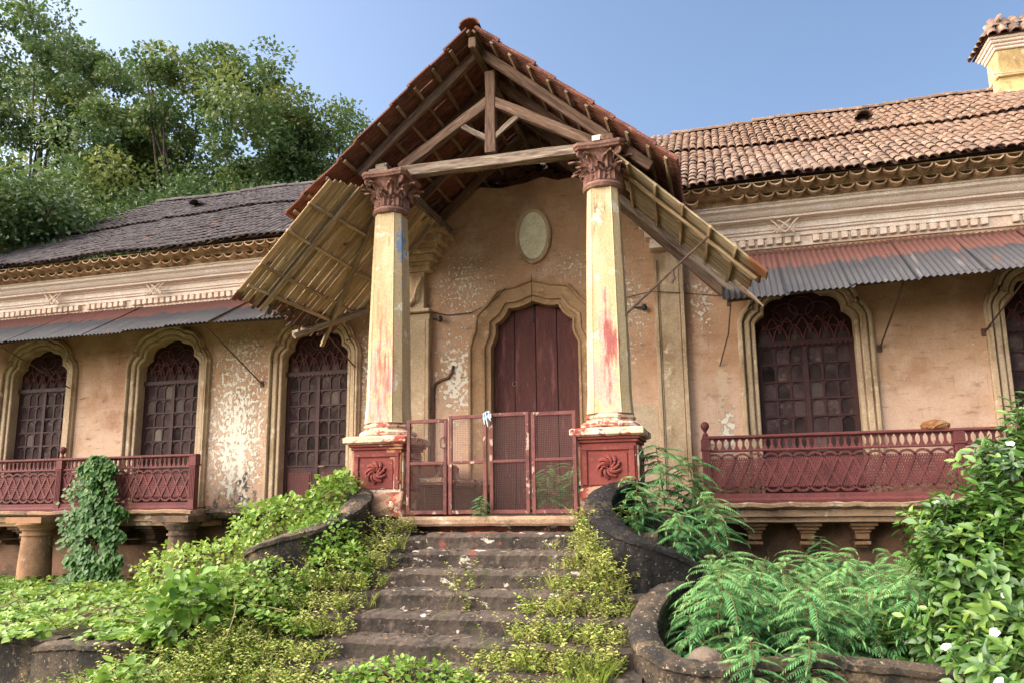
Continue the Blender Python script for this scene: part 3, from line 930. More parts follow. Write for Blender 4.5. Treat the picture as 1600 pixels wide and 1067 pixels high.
rt, lt = rtile('roof_tile', M['tile']), rtile('roof_tile_dark', M['darktile'])
cand = {'r': [], 'l': []}
TP = .126
for side, x0, x1 in (('r', -.15, 9.6), ('l', -13.4, -.15)):
    for i in range(int((x1 - x0) / TP)):
        for k in range(20):
            x = x0 + TP * (i + .5) ; s = k * .232
            if R.random() < .004: continue
            if -2.75 < x < 2.3 and zroof(x, s + .15) < zporch(x) + .03: continue
            if side == 'l' and x < hipf(s + .1): continue
            dz = R.uniform(-.006, .008)
            mtx = (Matrix.Translation((x + R.uniform(-.008, .008), yroof(s) - .05, zroof(x, s) + dz)) @ Matrix.Rotation(R.uniform(-.05, .05), 4, 'Z')
                   @ Matrix.Rotation(PITCH - .03 + R.uniform(-.015, .015), 4, 'X') @ Matrix.Rotation(R.uniform(-.06, .06), 4, 'Y'))
            d = math.hypot(x - 2.6, yroof(s) + 11.2)
            cand[side].append((d, mtx))
def join_field(name, me, mats, mtl, parent):
    n = len(me.vertices)
    V0 = np.empty(n * 3, dtype=np.float32); me.vertices.foreach_get('co', V0); V0 = np.c_[V0.reshape(-1, 3), np.ones(n)]
    F0 = np.array([tuple(p.vertices) for p in me.polygons])
    V = np.concatenate([(V0 @ np.array(m_).T)[:, :3] for m_ in mats])
    F_ = np.concatenate([F0 + n * i for i in range(len(mats))])
    return tag(objm(name, mesh_np(name, V, F_, mtl, True), parent), kind='stuff')
cand['r'].sort(key=lambda c: c[0])
vis = [c for c in cand['r'] if -.0 < c[1].translation.x < 8.2]
vis.sort(key=lambda c: c[0])
near = vis[:300]
ids = set(id(c) for c in near)
for d, m_ in near:
    objm('roof_tile', rt, r_right, m_)
join_field('roof_tile_field', rt, [c[1] for c in cand['r'] if id(c) not in ids], M['tile'], r_right)
join_field('roof_tile_field', lt, [c[1] for c in cand['l']], M['darktile'], r_left)
rid = halftile('ridge_tile', .12, .42, M['tile'], .016, 7)
for i in range(20):
    objm('ridge_tile', rid, r_right, Matrix.Translation((2.0 + .38 * i, yroof(SL), zroof(2 + .38 * i, SL) + .01)) @ Euler((0, 0, rad(-90) + R.uniform(-.06, .06))).to_matrix().to_4x4() @ Matrix.Rotation(R.uniform(-.03, .03), 4, 'X'))
ridd = halftile('ridge_tile_dark', .12, .42, M['darktile'], .016, 7)
for i in range(16):
    objm('ridge_tile', ridd, r_left, Matrix.Translation((-9.8 + .38 * i, yroof(SL), zroof(-9.8 + .38 * i, SL) + .01)) @ Euler((0, 0, rad(-90) + R.uniform(-.06, .06))).to_matrix().to_4x4())
# small half-round roof vents
for x, s, p, m_ in ((5.2, 3.3, r_right, M['tile']), (-7.9, 3.5, r_left, M['darktile'])):
    me = halftile('roof_vent', .14, .42, m_, .025, 9, .7)
    v = objm('roof_vent', me, p, Matrix.Translation((x, yroof(s) - .22, zroof(x, s) + .02)) @ Matrix.Rotation(PITCH * .35, 4, 'X'))
    mb = MB(); mb.box(x - .11, x + .11, yroof(s) - .06, yroof(s) - .03, zroof(x, s) - .05, zroof(x, s) + .10)
    mb.obj('vent_hole', M['dark'], v)

# roof turret on the right
tu = thing('roof_turret', 'ochre plastered turret with tiled cap standing on the right roof ridge', 'turret', (8.5, 3.0, 6.3))
tx0, tx1, ty0, ty1 = 7.60, 9.4, 2.75, 3.25
mb = MB(); mb.box(tx0, tx1, ty0, ty1, 6.3, 7.80)
mb.box(tx0 - .04, tx1 + .04, ty0 - .04, ty1 + .04, 7.28, 7.32)
mb.extrude_x([(ty0, 7.25), (ty0 - .10, 6.95), (ty0 - .2, 6.75), (ty0 - .22, 6.4), (ty0, 6.4)], tx0 - .12, tx1 + .1, .02, 4)
mb.obj('turret_wall', M['turret'], tu, bevel=.02)
mb = MB()
for k, (z, o) in enumerate(((7.801, .03), (7.855, .06), (7.905, .10), (7.955, .13))):
    mb.box(tx0 - o, tx1 + o, ty0 - o, ty1 + o, z, z + .052)
mb.obj('turret_cornice', M['cornice'], tu, bevel=.012)
o, o2 = .17, -.02
bs = [(tx0 - o, ty0 - o), (tx1 + o, ty0 - o), (tx1 + o, ty1 + o), (tx0 - o, ty1 + o)]
ts = [(tx0 - o2, ty0 - o2), (tx1 + o2, ty0 - o2), (tx1 + o2, ty1 + o2), (tx0 - o2, ty1 + o2)]
mb = MB(); mb.loft([[(x, y, 8.005) for x, y in bs], [(x, y, 8.24) for x, y in ts], [(x * .5 + (tx0 + tx1) / 4, y * .5 + (ty0 + ty1) / 4, 8.30) for x, y in ts]])
rf = mb.obj('turret_roof', M['underlay'], tu)
tt = halftile('turret_tile', .085, .34, M['tile'], .015, 6, .82)
for f_ in (0, 3):
    a, b = Vector((*bs[f_], 8.02)), Vector((*bs[(f_ + 1) % 4], 8.02))
    e = (b - a); W_ = e.length; e.normalize()
    mid = (a + b) / 2
    c_ = (Vector((*ts[f_], 8.26)) + Vector((*ts[(f_ + 1) % 4], 8.26))) / 2
    up = c_ - mid; H = up.length; up.normalize()
    nn = e.cross(up)
    if nn.z < 0: nn = -nn
    for r in range(2):
        sd_ = r * .24
        half = W_ / 2 - sd_ * .5
        n = int(2 * half / .165)
        for k in range(n):
            p_ = mid + up * (sd_ - .04) + e * (-half + (k + .5) * 2 * half / n) + nn * .012
            xa = up.cross(nn); xa.normalize()
            mm = Matrix((xa, up, nn)).transposed().to_4x4(); mm.translation = p_
            objm('turret_tile', tt, rf, mm @ Matrix.Rotation(R.uniform(-.06, .06), 4, 'Z'))
tag(MB().tube([(7.5, 2.68, 7.33), (8.4, 2.68, 7.30), (9.5, 2.68, 7.34)], .012, 5).obj('cable', M['paleplank']), 'pale cable strung across the foot of the roof turret', 'cable')
# ------------------------------------------------------------------ porch floor, stairs
fl = MB()
fl.box(-2.2, 2.2, -2.72, .05, -1.7, .0)
tag(fl.obj('porch_floor', M['step'], None, bevel=.01), kind='structure')

st = thing('staircase', 'weathered black stone steps overgrown with weeds, climbing to the porch gate', 'stairs', (.5, -4.2, -1.6))
mb = MB(); mb.extrude_x([(-2.96, -.10), (-2.975, -.075), (-2.975, -.03), (-2.955, .004), (-2.55, .006), (-2.55, -.10)], -1.0, 1.08, .004, 24)
mb.obj('threshold', M['slab'], st)
for k in range(1, 10):
    z = -.167 * k
    y = -2.90 - .325 * (k - 1)
    for (xa, xb, dy, dz) in ((-.52 - .03 * k, 1.95, 0, 0), (-1.25 - .22 * k, -.53 - .03 * k, .07 + .02 * (k % 3), -.035)):
        mb = MB()
        yf = y - .325 + dy
        mb.extrude_x([(yf + .02, z - .5 + dz), (yf, z - .10 + dz), (yf - .012, z - .045 + dz), (yf + .006, z - .008 + dz), (yf + .05, z + dz), (-2.6, z + .002 + dz), (-2.6, z - .5 + dz)], xa, xb, .007, 60)
        mb.obj('step', M['step'], st)

def curvewall(name, pts, m, label, parent=None, base=-1.75, roundtop=True, cat='wall', seg=None):
    """pts [(x, y, ztop, thickness)] followed in plan"""
    P = [Vector((p[0], p[1])) for p in pts]
    # resample
    out = []
    n = len(pts)
    def cr(a, b, c, d, t):
        return .5 * ((2 * b) + (-a + c) * t + (2 * a - 5 * b + 4 * c - d) * t * t + (-a + 3 * b - 3 * c + d) * t ** 3)
    arr = np.array(pts, float)
    for i in range(n - 1):
        a, b, c, d = arr[max(i - 1, 0)], arr[i], arr[i + 1], arr[min(i + 2, n - 1)]
        for t in np.linspace(0, 1, 9)[:-1]:
            out.append(cr(a, b, c, d, t))
    out.append(arr[-1])
    rings = []
    for i, p in enumerate(out):
        q0, q1 = out[max(i - 1, 0)], out[min(i + 1, len(out) - 1)]
        d = Vector((q1[0] - q0[0], q1[1] - q0[1])); d.normalize()
        nn = Vector((-d.y, d.x))
        h = p[3] / 2
        zt = p[2] + R.uniform(-.008, .008)
        ring = []
        for (o, z) in ((-h, base), (-h - .01, zt - .09), (-h - .035, zt - .07), (-h - .03, zt - .03), (-h * .6, zt), (h * .6, zt), (h + .03, zt - .03), (h + .035, zt - .07), (h + .01, zt - .09), (h, base)):
            j = R.uniform(-.007, .007)
            ring.append((p[0] + nn.x * (o + j), p[1] + nn.y * (o + j), z))
        rings.append(ring)
    mb = MB().loft(rings)
    o = mb.obj(name, m, parent, smooth=True)
    if parent is None: tag(o, label, cat)
    return o
curvewall('stair_wall', [(1.70, -2.70, .38, .20), (1.53, -2.84, .36, .21), (1.41, -3.05, .30, .22), (1.37, -3.32, .19, .22), (1.45, -3.62, .06, .22), (1.62, -3.86, -.06, .21), (1.84, -3.98, -.17, .2), (2.10, -3.92, -.28, .18), (2.35, -3.80, -.42, .16)], M['blackwall'], 'sooty black curved stair wall sweeping down from the right red pedestal')
curvewall('stair_wall', [(-1.70, -2.70, .36, .20), (-1.55, -2.84, .34, .21), (-1.45, -3.05, .26, .22), (-1.43, -3.32, .14, .22), (-1.52, -3.62, .0, .22), (-1.70, -3.88, -.10, .21), (-1.95, -4.02, -.18, .2), (-2.2, -4.02, -.30, .18)], M['mossy'], 'mossy curved stair wall half buried under creeper, left of the steps')
curvewall('planter_wall', [(2.26, -3.80, -.56, .16), (2.12, -3.98, -.56, .17), (2.0, -4.25, -.64, .17), (1.93, -4.55, -.75, .17), (1.94, -4.82, -.86, .17), (2.04, -5.05, -.94, .17), (2.24, -5.20, -1.0, .17), (2.50, -5.22, -1.02, .17), (2.85, -5.10, -1.0, .17), (3.2, -5.0, -.97, .17), (3.8, -5.0, -1.0, .17), (5.0, -5.05, -1.06, .17), (8.0, -5.1, -1.1, .17)], M['mossy'], 'mossy brown curved planter wall at the lower right of the steps')
curvewall('garden_wall', [(-2.35, -4.55, -1.0, .22), (-2.55, -4.95, -1.02, .24), (-2.85, -5.12, -1.04, .26), (-3.2, -5.12, -1.05, .27), (-3.55, -5.05, -1.09, .27), (-3.78, -4.95, -1.14, .25)], M['mossy'], 'stout round-topped mossy wall end at the lower left, with a pink streak')
curvewall('garden_wall', [(-3.72, -4.82, -1.10, .2), (-4.6, -4.78, -1.09, .2), (-6, -4.8, -1.12, .2), (-9, -4.8, -1.1, .2), (-14, -4.8, -1.1, .2)], M['mossy'], 'low dark garden wall running to the left edge under the creeper')

# ball stone on the planter wall
bm = bmesh.new(); bmesh.ops.create_icosphere(bm, subdivisions=4, radius=.15)
for v in bm.verts:
    c = v.co * 14
    v.co *= 1 + .05 * hnoise(c.x, c.y + c.z, .6)
me = bpy.data.meshes.new('ball_stone'); bm.to_mesh(me); bm.free(); me.materials.append(M['boulder'])
me.polygons.foreach_set('use_smooth', np.ones(len(me.polygons), dtype=bool))
tag(objm('ball_stone', me, None, Matrix.Translation((2.42, -4.98, -1.10))), 'rough round stone ball behind the lower curved planter wall', 'stone')

# ------------------------------------------------------------------ columns
def chamf(h, c):
    b = .012
    return [(-h + c, -h), (h - c, -h), (h - c + b, -h - .004), (h - c + b * 1.6, -h + b), (h, -h + c), (h, h - c), (h - c, h), (-h + c, h), (-h, h - c), (-h, -h + c), (-h + c - b * 1.6, -h + b), (-h + c - b, -h - .004)]
def acanthus(name, W_, H_, curl):
    V, F = [], []
    nu, nv = 6, 9
    for k in range(nv + 1):
        t = k / nv
        wd = W_ * (.55 + .55 * math.sin(math.pi * min(1, t * .9 + .12))) * (1 if t < .75 else 1 - (t - .75) * 2.2)
        z = H_ * (t if t < .8 else .8 + (t - .8) * .3 - (t - .8) ** 2 * 3.0)
        yo = -.015 - curl * max(0, t - .45) ** 1.6 * 3.2
        for i in range(nu + 1):
            u = i / nu * 2 - 1
            edge = (.012 * (1 if (k % 2) else -1)) * abs(u) ** 3
            V.append((u * (wd / 2 + edge), yo + .03 * u * u - .014 * math.cos(u * math.pi * 2.5), z + (abs(u) * -.015)))
    for k in range(nv):
        for i in range(nu):
            a = k * (nu + 1) + i
            F.append((a, a + 1, a + nu + 2, a + nu + 1))
    me = MB().add(V, F).mesh(name, M['capital'], smooth=True)
    bm = bmesh.new(); bm.from_mesh(me)
    r = bmesh.ops.solidify(bm, geom=bm.faces[:], thickness=.014)
    bm.to_mesh(me); bm.free()
    return me
ac1, ac2 = acanthus('acanthus_leaf', .15, .24, .14), acanthus('acanthus_leaf', .15, .22, .16)
mbv = MB()
sp = []
for t in np.linspace(0, 4.2 * math.pi, 44):
    r = .062 * math.exp(-t * .13)
    sp.append((r * math.cos(t + 1.2) - .0, 0, r * math.sin(t + 1.2)))
mbv.tube(sp, .020, 6, .009)
mbv.tube([(.02, 0, .055), (-.06, 0, .02), (-.12, 0, -.08), (-.14, 0, -.17)], .022, 6, .012)
vol_me = mbv.mesh('volute', M['capital'], smooth=True)
mbr = MB()
for k in range(9):
    a0 = 2 * math.pi * k / 9
    pts = []
    for t in np.linspace(0, 1, 7):
        r = .022 + .105 * t
        a = a0 + 1.15 * t ** 1.1
        pts.append((r * math.cos(a), -.008 - .022 * math.sin(math.pi * min(1, t * 1.02)), r * math.sin(a)))
    mbr.tube(pts, .016, 6, .021)
mbr.lathe((0, 0, 0), [(.0, 0), (.001, 0)], 3)
ros_me = mbr.mesh('rosette', M['redpaint'], smooth=True)
def column(cx, label, red):
    cy = -2.4
    c = thing('porch_column', label, 'column', (cx, cy, 0), 'corinthian columns of the porch')
    mb = MB()
    for k in range(6):
        h = .36 - .004 * k
        pass
    rings = []
    for z in (0.0, .1, .2, .30):
        h = .355 - .1 * z
        ring = []
        for a, b in ((-1, -1), (-.3, -1), (.4, -1), (1, -1), (1, -.2), (1, .5), (1, 1), (0, 1), (-1, 1), (-1, .3), (-1, -.4)):
            ring.append((cx + a * h + R.uniform(-.02, .02), cy + b * h + R.uniform(-.02, .02), z + (0 if z in (0,) else R.uniform(-.02, .02))))
        rings.append(ring)
    mb.loft(rings); mb.obj('plinth', M['pedbase'], c, bevel=.015)
    mb = MB()
    h = .315
    mb.box(cx - h, cx + h, cy - h, cy + h, .285, .80)
    mb.box(cx - h - .025, cx + h + .025, cy - h - .025, cy + h + .025, .80, .835)
    mb.box(cx - h - .05, cx + h + .05, cy - h - .05, cy + h + .05, .836, .868)
    RED = M['redpaint'] if red else M['redworn']
    pd = mb.obj('pedestal', RED, c, bevel=.008)
    # raised frame round the panel (front and both sides)
    for rot in (0, math.pi / 2, -math.pi / 2):
        fb = MB()
        q = .235
        zc0, zc1 = .33, .765
        for (xa, xb, za, zb_) in ((-q - .06, q + .06, zc1 - .05, zc1), (-q - .06, -q, zc0, zc1 - .051), (q, q + .06, zc0, zc1 - .051)):
            fb.box(xa, xb, -h - .022, -h + .004, za, zb_)
        fb.box(-q + .02, q - .02, -h - .012, -h + .003, zc0 + .0, zc1 - .075)
        Mx = Matrix.Translation((cx, cy, 0)) @ Matrix.Rotation(rot, 4, 'Z')
        objm('panel_frame', fb.mesh('panel_frame', RED if rot == 0 else M['pedbase'], bevel=.006), pd, Mx)
    objm('rosette', ros_me, pd, Matrix.Translation((cx + (.01 if red else -.0), cy - h - .012, .53)))
    mb = MB()
    hh = .415
    mb.loft([[(cx + a * s_ + R.uniform(-.008, .008), cy + b * s_ + R.uniform(-.008, .008), z) for a, b in ((-1, -.96), (-.97, -1), (0, -1), (.97, -1), (1, -.96), (1, 0), (1, .96), (.97, 1), (-.97, 1), (-1, .96))] for z, s_ in ((.869, hh - .03), (.89, hh), (.945, hh), (.965, hh - .03))])
    mb.obj('cap_slab', M['torus'], c)
    mb = MB(); mb.lathe((cx, cy, 0), [(.33, .966), (.355, .99), (.355, 1.02), (.325, 1.045), (.295, 1.05), (.285, 1.075), (.30, 1.09), (.30, 1.11), (.275, 1.13), (.26, 1.15)], 8, rot=math.pi / 8)
    mb.obj('column_base', M['torus'], c, smooth=True)
    # shaft
    rings = []
    for t in np.linspace(0, 1, 13):
        hsh = .243 - .048 * t - .012 * t * t + .006 * math.sin(math.pi * t)
        if t == 0: hsh += .012
        rings.append([(cx + a + R.uniform(-.0015, .0015), cy + b + R.uniform(-.0015, .0015), 1.14 + 2.72 * t) for a, b in chamf(hsh, hsh * .42)])
    MB().loft(rings).obj('shaft', M['column'], c)
    # capital
    mb = MB(); mb.lathe((cx, cy, 0), [(.20, 3.855), (.235, 3.865), (.252, 3.90), (.24, 3.935), (.215, 3.945), (.19, 3.955), (.185, 4.1), (.205, 4.22), (.245, 4.31), (.27, 4.325)], 24)
    cp = mb.obj('capital', M['capital'], c, smooth=True)
    for tier, (mez, z0, r0, off) in enumerate(((ac1, 3.945, .195, 0), (ac2, 4.08, .20, math.pi / 8))):
        for k in range(8):
            a = 2 * math.pi * k / 8 + off
            objm('acanthus_leaf', mez, cp, Matrix.Translation((cx + r0 * math.sin(a), cy - r0 * math.cos(a), z0)) @ Matrix.Rotation(a, 4, 'Z') @ Matrix.Rotation(R.uniform(-.06, .06), 4, 'X'))
    for k in range(4):
        a = math.pi / 4 + k * math.pi / 2
        objm('volute', vol_me, cp, Matrix.Translation((cx + .335 * math.sin(a), cy - .335 * math.cos(a), 4.285)) @ Matrix.Rotation(a - math.pi / 2, 4, 'Z'))
    mb = MB()
    ab = []
    for k in range(4):
        a = math.pi / 4 + k * math.pi / 2
        for da, r in ((-.10, .41), (.10, .41), (.4, .325), (math.pi / 4, .295), (math.pi / 2 - .4, .325)):
            ab.append((r * math.cos(a + da), r * math.sin(a + da)))
    mb.loft([[(cx + x * s_, cy + y * s_, z) for x, y in ab] for z, s_ in ((4.326, .93), (4.35, .96), (4.362, 1.0), (4.40, 1.0))])
    mb.obj('abacus', M['capital'], cp, bevel=.004)
    return c
column(-1.40, 'cream column left of the gate, blue flake high on its shaft, grimy red pedestal', False)
column(1.40, 'cream column right of the gate with dark red paint smear and bright red pedestal', True)

# ------------------------------------------------------------------ porch roof
pr = thing('porch_roof', 'steep open gable roof of red tiles on bare timbers over the porch', 'roof', (0, -2.4, 4.42))
RX, RZ, Y0 = -.15, 6.05, -2.86
AL, AR = math.atan(.877), math.atan(.88)
# tile: x = down the slope, y = along the ridge
def flat_tile(name, m):
    mb = MB()
    mb.box(0, .40, -.122, .122, -.010, .010)
    for y in (-.115, -.04, .035):
        mb.box(.0, .40, y, y + .018, .0095, .026)
        mb.box(.03, .37, y + .02, y + .034, -.019, -.0095)
    mb.box(.36, .40, -.121, .121, -.024, -.0095)
    return mb.mesh(name, m, bevel=0.0)
ftm = flat_tile('clay_tile', M['redtile'])
NCY = 14
for side in (-1, 1):
    al = AL if side < 0 else AR
    d = Vector((side * math.cos(al), 0, -math.sin(al)))
    nrm = Vector((side * math.sin(al), 0, math.cos(al)))
    yv = nrm.cross(d)
    B_ = Matrix((d, yv, nrm)).transposed().to_4x4()
    nrow = 10
    gauge = .325 if side < 0 else .312
    extra = []
    for r in range(nrow):
        for c_ in range(NCY + 5):
            yy = Y0 + .122 + .246 * c_
            if c_ >= NCY and (r > 5): continue
            s_ = r * gauge + .02
            if side < 0 and r == nrow - 1 and c_ in (3, 4): continue
            p_ = Vector((RX, 0, RZ)) + d * s_ + nrm * (.055 + R.uniform(-.006, .008))
            p_.y = yy + R.uniform(-.006, .006) + (.02 * math.sin(r * 2.1) if c_ == 0 else 0)
            mm = Matrix.Translation(p_) @ B_ @ Matrix.Rotation(-.06 + R.uniform(-.012, .012), 4, 'Y') @ Matrix.Rotation(R.uniform(-.025, .025), 4, 'Z')
            if c_ < NCY: objm('clay_tile', ftm, pr, mm)
            else: extra.append(mm)
    n = len(ftm.vertices)
    V0 = np.empty(n * 3, dtype=np.float32); ftm.vertices.foreach_get('co', V0); V0 = np.c_[V0.reshape(-1, 3), np.ones(n)]
    F0 = np.array([tuple(p.vertices) for p in ftm.polygons])
    V = np.concatenate([(V0 @ np.array(m_).T)[:, :3] for m_ in extra]); F_ = np.concatenate([F0 + n * i for i in range(len(extra))])
    tag(objm('clay_tile_field', mesh_np('clay_tile_field', V, F_, M['redtile']), pr), kind='stuff')
    # battens along the ridge direction
    for r in range(nrow + 1):
        s_ = r * gauge + .03
        p_ = Vector((RX, 0, RZ)) + d * min(s_, gauge * nrow - .02) + nrm * .018
        a, b = p_.copy(), p_.copy()
        a.y, b.y = Y0 + .03 + R.uniform(-.02, .03), .45
        beam('batten', a, b, .05, .028, M['batten'], pr, up=nrm, bevel=.004, jit=.004)
    # common rafters
    for i, yy in enumerate((-2.5, -1.75, -.95, -.12)):
        ln = (2.3 if side < 0 else 2.92) if i == 0 else (gauge * nrow - .1)
        a = Vector((RX, yy, RZ)) + d * .02 - nrm * .06
        b = Vector((RX, yy, RZ)) + d * ln - nrm * .06
        beam('rafter', a, b, .075, .115, M['wood'], pr, up=nrm, cuts=5, jit=.008)
    # principal rafters of the front truss and braces
    if side < 0:
        beam('principal_rafter', (-1.30, -2.36, 4.545), (-.06, -2.36, 5.32), .10, .13, M['wood'], pr)
        beam('brace', (-.06, -2.37, 4.78), (-.42, -2.37, 5.02), .06, .07, M['greywood'], pr)
    else:
        beam('principal_rafter', (1.30, -2.36, 4.545), (.0, -2.36, 5.30), .10, .13, M['wood'], pr)
        beam('brace', (.0, -2.37, 4.80), (.33, -2.37, 5.05), .06, .07, M['greywood'], pr)
# ridge tiles
rpm = halftile('ridge_cap', .14, .40, M['redtile'], .018, 7, .92)
for i in range(12):
    objm('ridge_cap', rpm, pr, Matrix.Translation((RX + R.uniform(-.01, .01), Y0 - .03 + .35 * i, RZ + .045 + R.uniform(-.008, .008))) @ Matrix.Rotation(R.uniform(-.03, .03), 4, 'Z'))
beam('ridge_beam', (RX, -2.80, RZ - .13), (RX, .4, RZ - .13), .09, .14, M['wood'], pr)
beam('king_post', (-.035, -2.36, 4.585), (-.035, -2.36, 5.72), .135, .12, M['wood'], pr, up=(0, 1, 0))
beam('tie_beam', (-1.62, -2.38, 4.475), (1.62, -2.38, 4.455), .15, .135, M['greywood'], pr, jit=.01, cuts=6)
beam('wall_plate', (-1.46, -2.62, 4.46), (-1.5, .02, 4.50), .16, .14, M['greywood'], pr, jit=.01, cuts=5)
beam('wall_plate', (1.50, -2.62, 4.455), (1.56, .02, 4.48), .15, .13, M['wood'], pr, jit=.01, cuts=5)
mb = MB(); mb.box(1.32, 1.43, -2.71, -2.58, 4.402, 4.46, .01)
mb.obj('wedge_block', M['cornice'], pr)
mb = MB(); mb.box(-1.62, -1.36, -2.66, -2.46, 4.402, 4.46, .012); mb.obj('wedge_block', M['greywood'], pr)

# ------------------------------------------------------------------ fallen ceiling panels
lp = thing('ceiling_panel', 'large sagging ceiling panel of straw-coloured slats hanging left of the porch', 'ceiling panel', (-2.6, -2.2, 3.3), 'fallen ceiling panels under the porch eaves')
PA = Vector((-2.02, -3.0, 4.20))
PU = Vector((-.6807, 0, -.7326)).normalized(); PV = Vector((.335, .9422, -.0105)).normalized()
PN = PU.cross(PV).normalized()
if PN.dot(cam.matrix_world.translation - PA) < 0: PN = -PN
def ppt(s_, t, o_=0.0): return PA + PU * s_ + PV * t + PN * o_
def frame_of(u, n):
    y = n.cross(u)
    return Matrix((u, y, n)).transposed().to_4x4()
def interp(xs_, ys_, x): return float(np.interp(x, xs_, ys_))
slat_me = None
nsl = 25
for k in range(nsl):
    t = .04 + .079 * k
    s0 = interp([0, .4, .75, 2.4], [-.03, -.10, -.30, -.05], t) + R.uniform(-.03, .02)
    s1 = interp([0, .35, .6, .93, 1.3, 1.73, 2.05, 2.45], [1.93, 1.99, 1.97, 2.03, 2.10, 2.14, 1.62, 1.0], t) + R.uniform(-.05, .03)
    L = s1 - s0
    mb = MB()
    rings = []
    for q in np.linspace(-.5, .5, 7):
        wv = .0365 + R.uniform(-.001, .001)
        ring = []
        for a in np.linspace(0, math.pi, 6):
            ring.append((q * L, -wv * math.cos(a), .011 * math.sin(a) + R.uniform(-.0012, .0012)))
        ring += [(q * L, wv, -.008), (q * L, -wv, -.008)]
        rings.append(ring)
    me = mb.loft(rings).mesh('slat', M['slat'])
    bow = R.uniform(-.004, .004)
    mm = frame_of(PU, PN); mm.translation = ppt((s0 + s1) / 2, t, bow)
    objm('slat', me, lp, mm @ Matrix.Rotation(R.uniform(-.008, .008), 4, 'Z'))
for (a, b) in (((.36, -.04), (.50, 1.30)), ((.50, 1.30), (.55, 1.98)), ((.80, -.03), (1.10, 1.80)), ((1.36, -.02), (1.55, 1.2)), ((1.55, 1.25), (1.68, 1.98)), ((1.69, .04), (1.87, 1.55))):
    beam('batten', ppt(*a, .035), ppt(*b, .035 + R.uniform(0, .015)), .045, .03, M['panelbatten'], lp, up=PN, bevel=.004, jit=.004)
for (a, b, wd) in (((-.12, .42), (1.99, .43), .05), ((.02, .92), (2.30, 1.75), .06), ((-.05, 1.90), (1.55, 2.0), .05)):
    beam('rafter', ppt(*a, .068), ppt(*b, .068), wd, .04, M['panelbatten'], lp, up=PN, bevel=.004, jit=.005)
beam('eave_pole', ppt(2.24, 1.20, .03), ppt(1.50, 2.08, .05), .085, .08, M['greywood'], lp, up=PN, jit=.014, cuts=6)
# rotten, rusty fringe along the lower edge
for k in range(46):
    t = R.uniform(.55, 1.7)
    s1 = interp([0, .35, .6, .93, 1.3, 1.73], [1.93, 1.99, 1.97, 2.03, 2.12, 2.14], t)
    L = R.uniform(.06, .2)
    mm = frame_of(PU, PN); mm.translation = ppt(s1 + R.uniform(-.22, .05), t, R.uniform(.012, .04))
    objm('rotten_slat', box_mesh('rotten_slat', L, R.uniform(.02, .05), .012, M['rust'], 0, .006, 1), lp, mm @ Euler((R.uniform(-.4, .4), R.uniform(-.3, .3), R.uniform(-.5, .5))).to_matrix().to_4x4())

rp = thing('ceiling_panel', 'narrow grey plank panel hanging at a slant right of the porch', 'ceiling panel', (2.3, -2.2, 3.5), 'fallen ceiling panels under the porch eaves')
QA = Vector((1.47, -2.6, 4.40)); QU = Vector((.707, 0, -.707)).normalized(); QV = Vector((-.06, 1.0, .03)).normalized()
QN = QU.cross(QV).normalized()
if QN.dot(cam.matrix_world.translation - QA) < 0: QN = -QN
def qpt(s_, t, o_=0.0): return QA + QU * s_ + QV * t + QN * o_
tb = [0.0, .33, .68, 1.04, 1.42]
for k in range(4):
    wd = tb[k + 1] - tb[k] - .014
    s0, s1 = (.02, .06, .28, .38)[k], (2.50, 2.44, 2.36, 2.34)[k]
    mm = frame_of(QU, QN); mm.translation = qpt((s0 + s1) / 2, (tb[k] + tb[k + 1]) / 2, R.uniform(-.01, .01))
    objm('board', box_mesh('board', s1 - s0, wd, .024, M['board'], .004, .005, 5), rp, mm @ Matrix.Rotation(R.uniform(-.012, .012), 4, 'X'))
for s_ in (.42, .86, 1.28, 1.70, 2.08):
    beam('batten', qpt(s_ - .02, -.10 + .05 * (s_ < 1), .034), qpt(s_ - .03, 1.47, .034), .04, .032, M['panelbatten'], rp, up=QN, bevel=.004, jit=.004)
beam('rafter', qpt(.1, .32, .06), qpt(2.42, .34, .06), .045, .04, M['panelbatten'], rp, up=QN, jit=.004)
beam('rafter', qpt(.0, 1.50, .05), qpt(2.22, 1.55, .05), .07, .09, M['greywood'], rp, up=QN, jit=.008)
beam('rafter', qpt(-.1, 1.85, .03), qpt(2.05, 2.12, .03), .10, .12, M['wood'], rp, up=QN, jit=.008)
mm = frame_of(QU, QN); mm.translation = qpt(2.42, 1.26, .03)
mb = MB(); mb.loft([[(-.28, -.07, -.01), (-.28, .07, -.01), (-.28, .07, .012), (-.28, -.07, .012)], [(.0, -.06, -.01), (.0, .08, -.01), (.0, .08, .014), (.0, -.06, .014)], [(.20, .02, -.006), (.20, .045, -.006), (.20, .045, .008), (.20, .02, .008)]])
objm('splintered_plank', mb.mesh('splintered_plank', M['paleplank']), rp, mm @ Matrix.Rotation(-.25, 4, 'Z'))
mb = MB(); mb.tube([(2.63, -2.37, 3.20), (2.1, -2.45, 2.72), (1.60, -2.52, 2.26)], .014, 6); mb.tube([(2.18, -2.44, 2.78), (2.20, -2.44, 2.70), (2.17, -2.44, 2.64)], .018, 5)
tag(mb.obj('iron_stay', M['rust'], None), 'thin rusty iron stay between the right column and the hanging plank panel', 'rod')
mb = MB(); mb.tube([(2.86, -.6, 2.86), (2.80, -.3, 2.45), (2.66, -.02, 2.05)], .010, 5); mb.box(2.80, 2.86, -.62, -.56, 2.78, 3.02)
tag(mb.obj('iron_stay', M['rust'], None), 'thin iron stay dropping from the end of the hanging planks to the wall', 'rod')

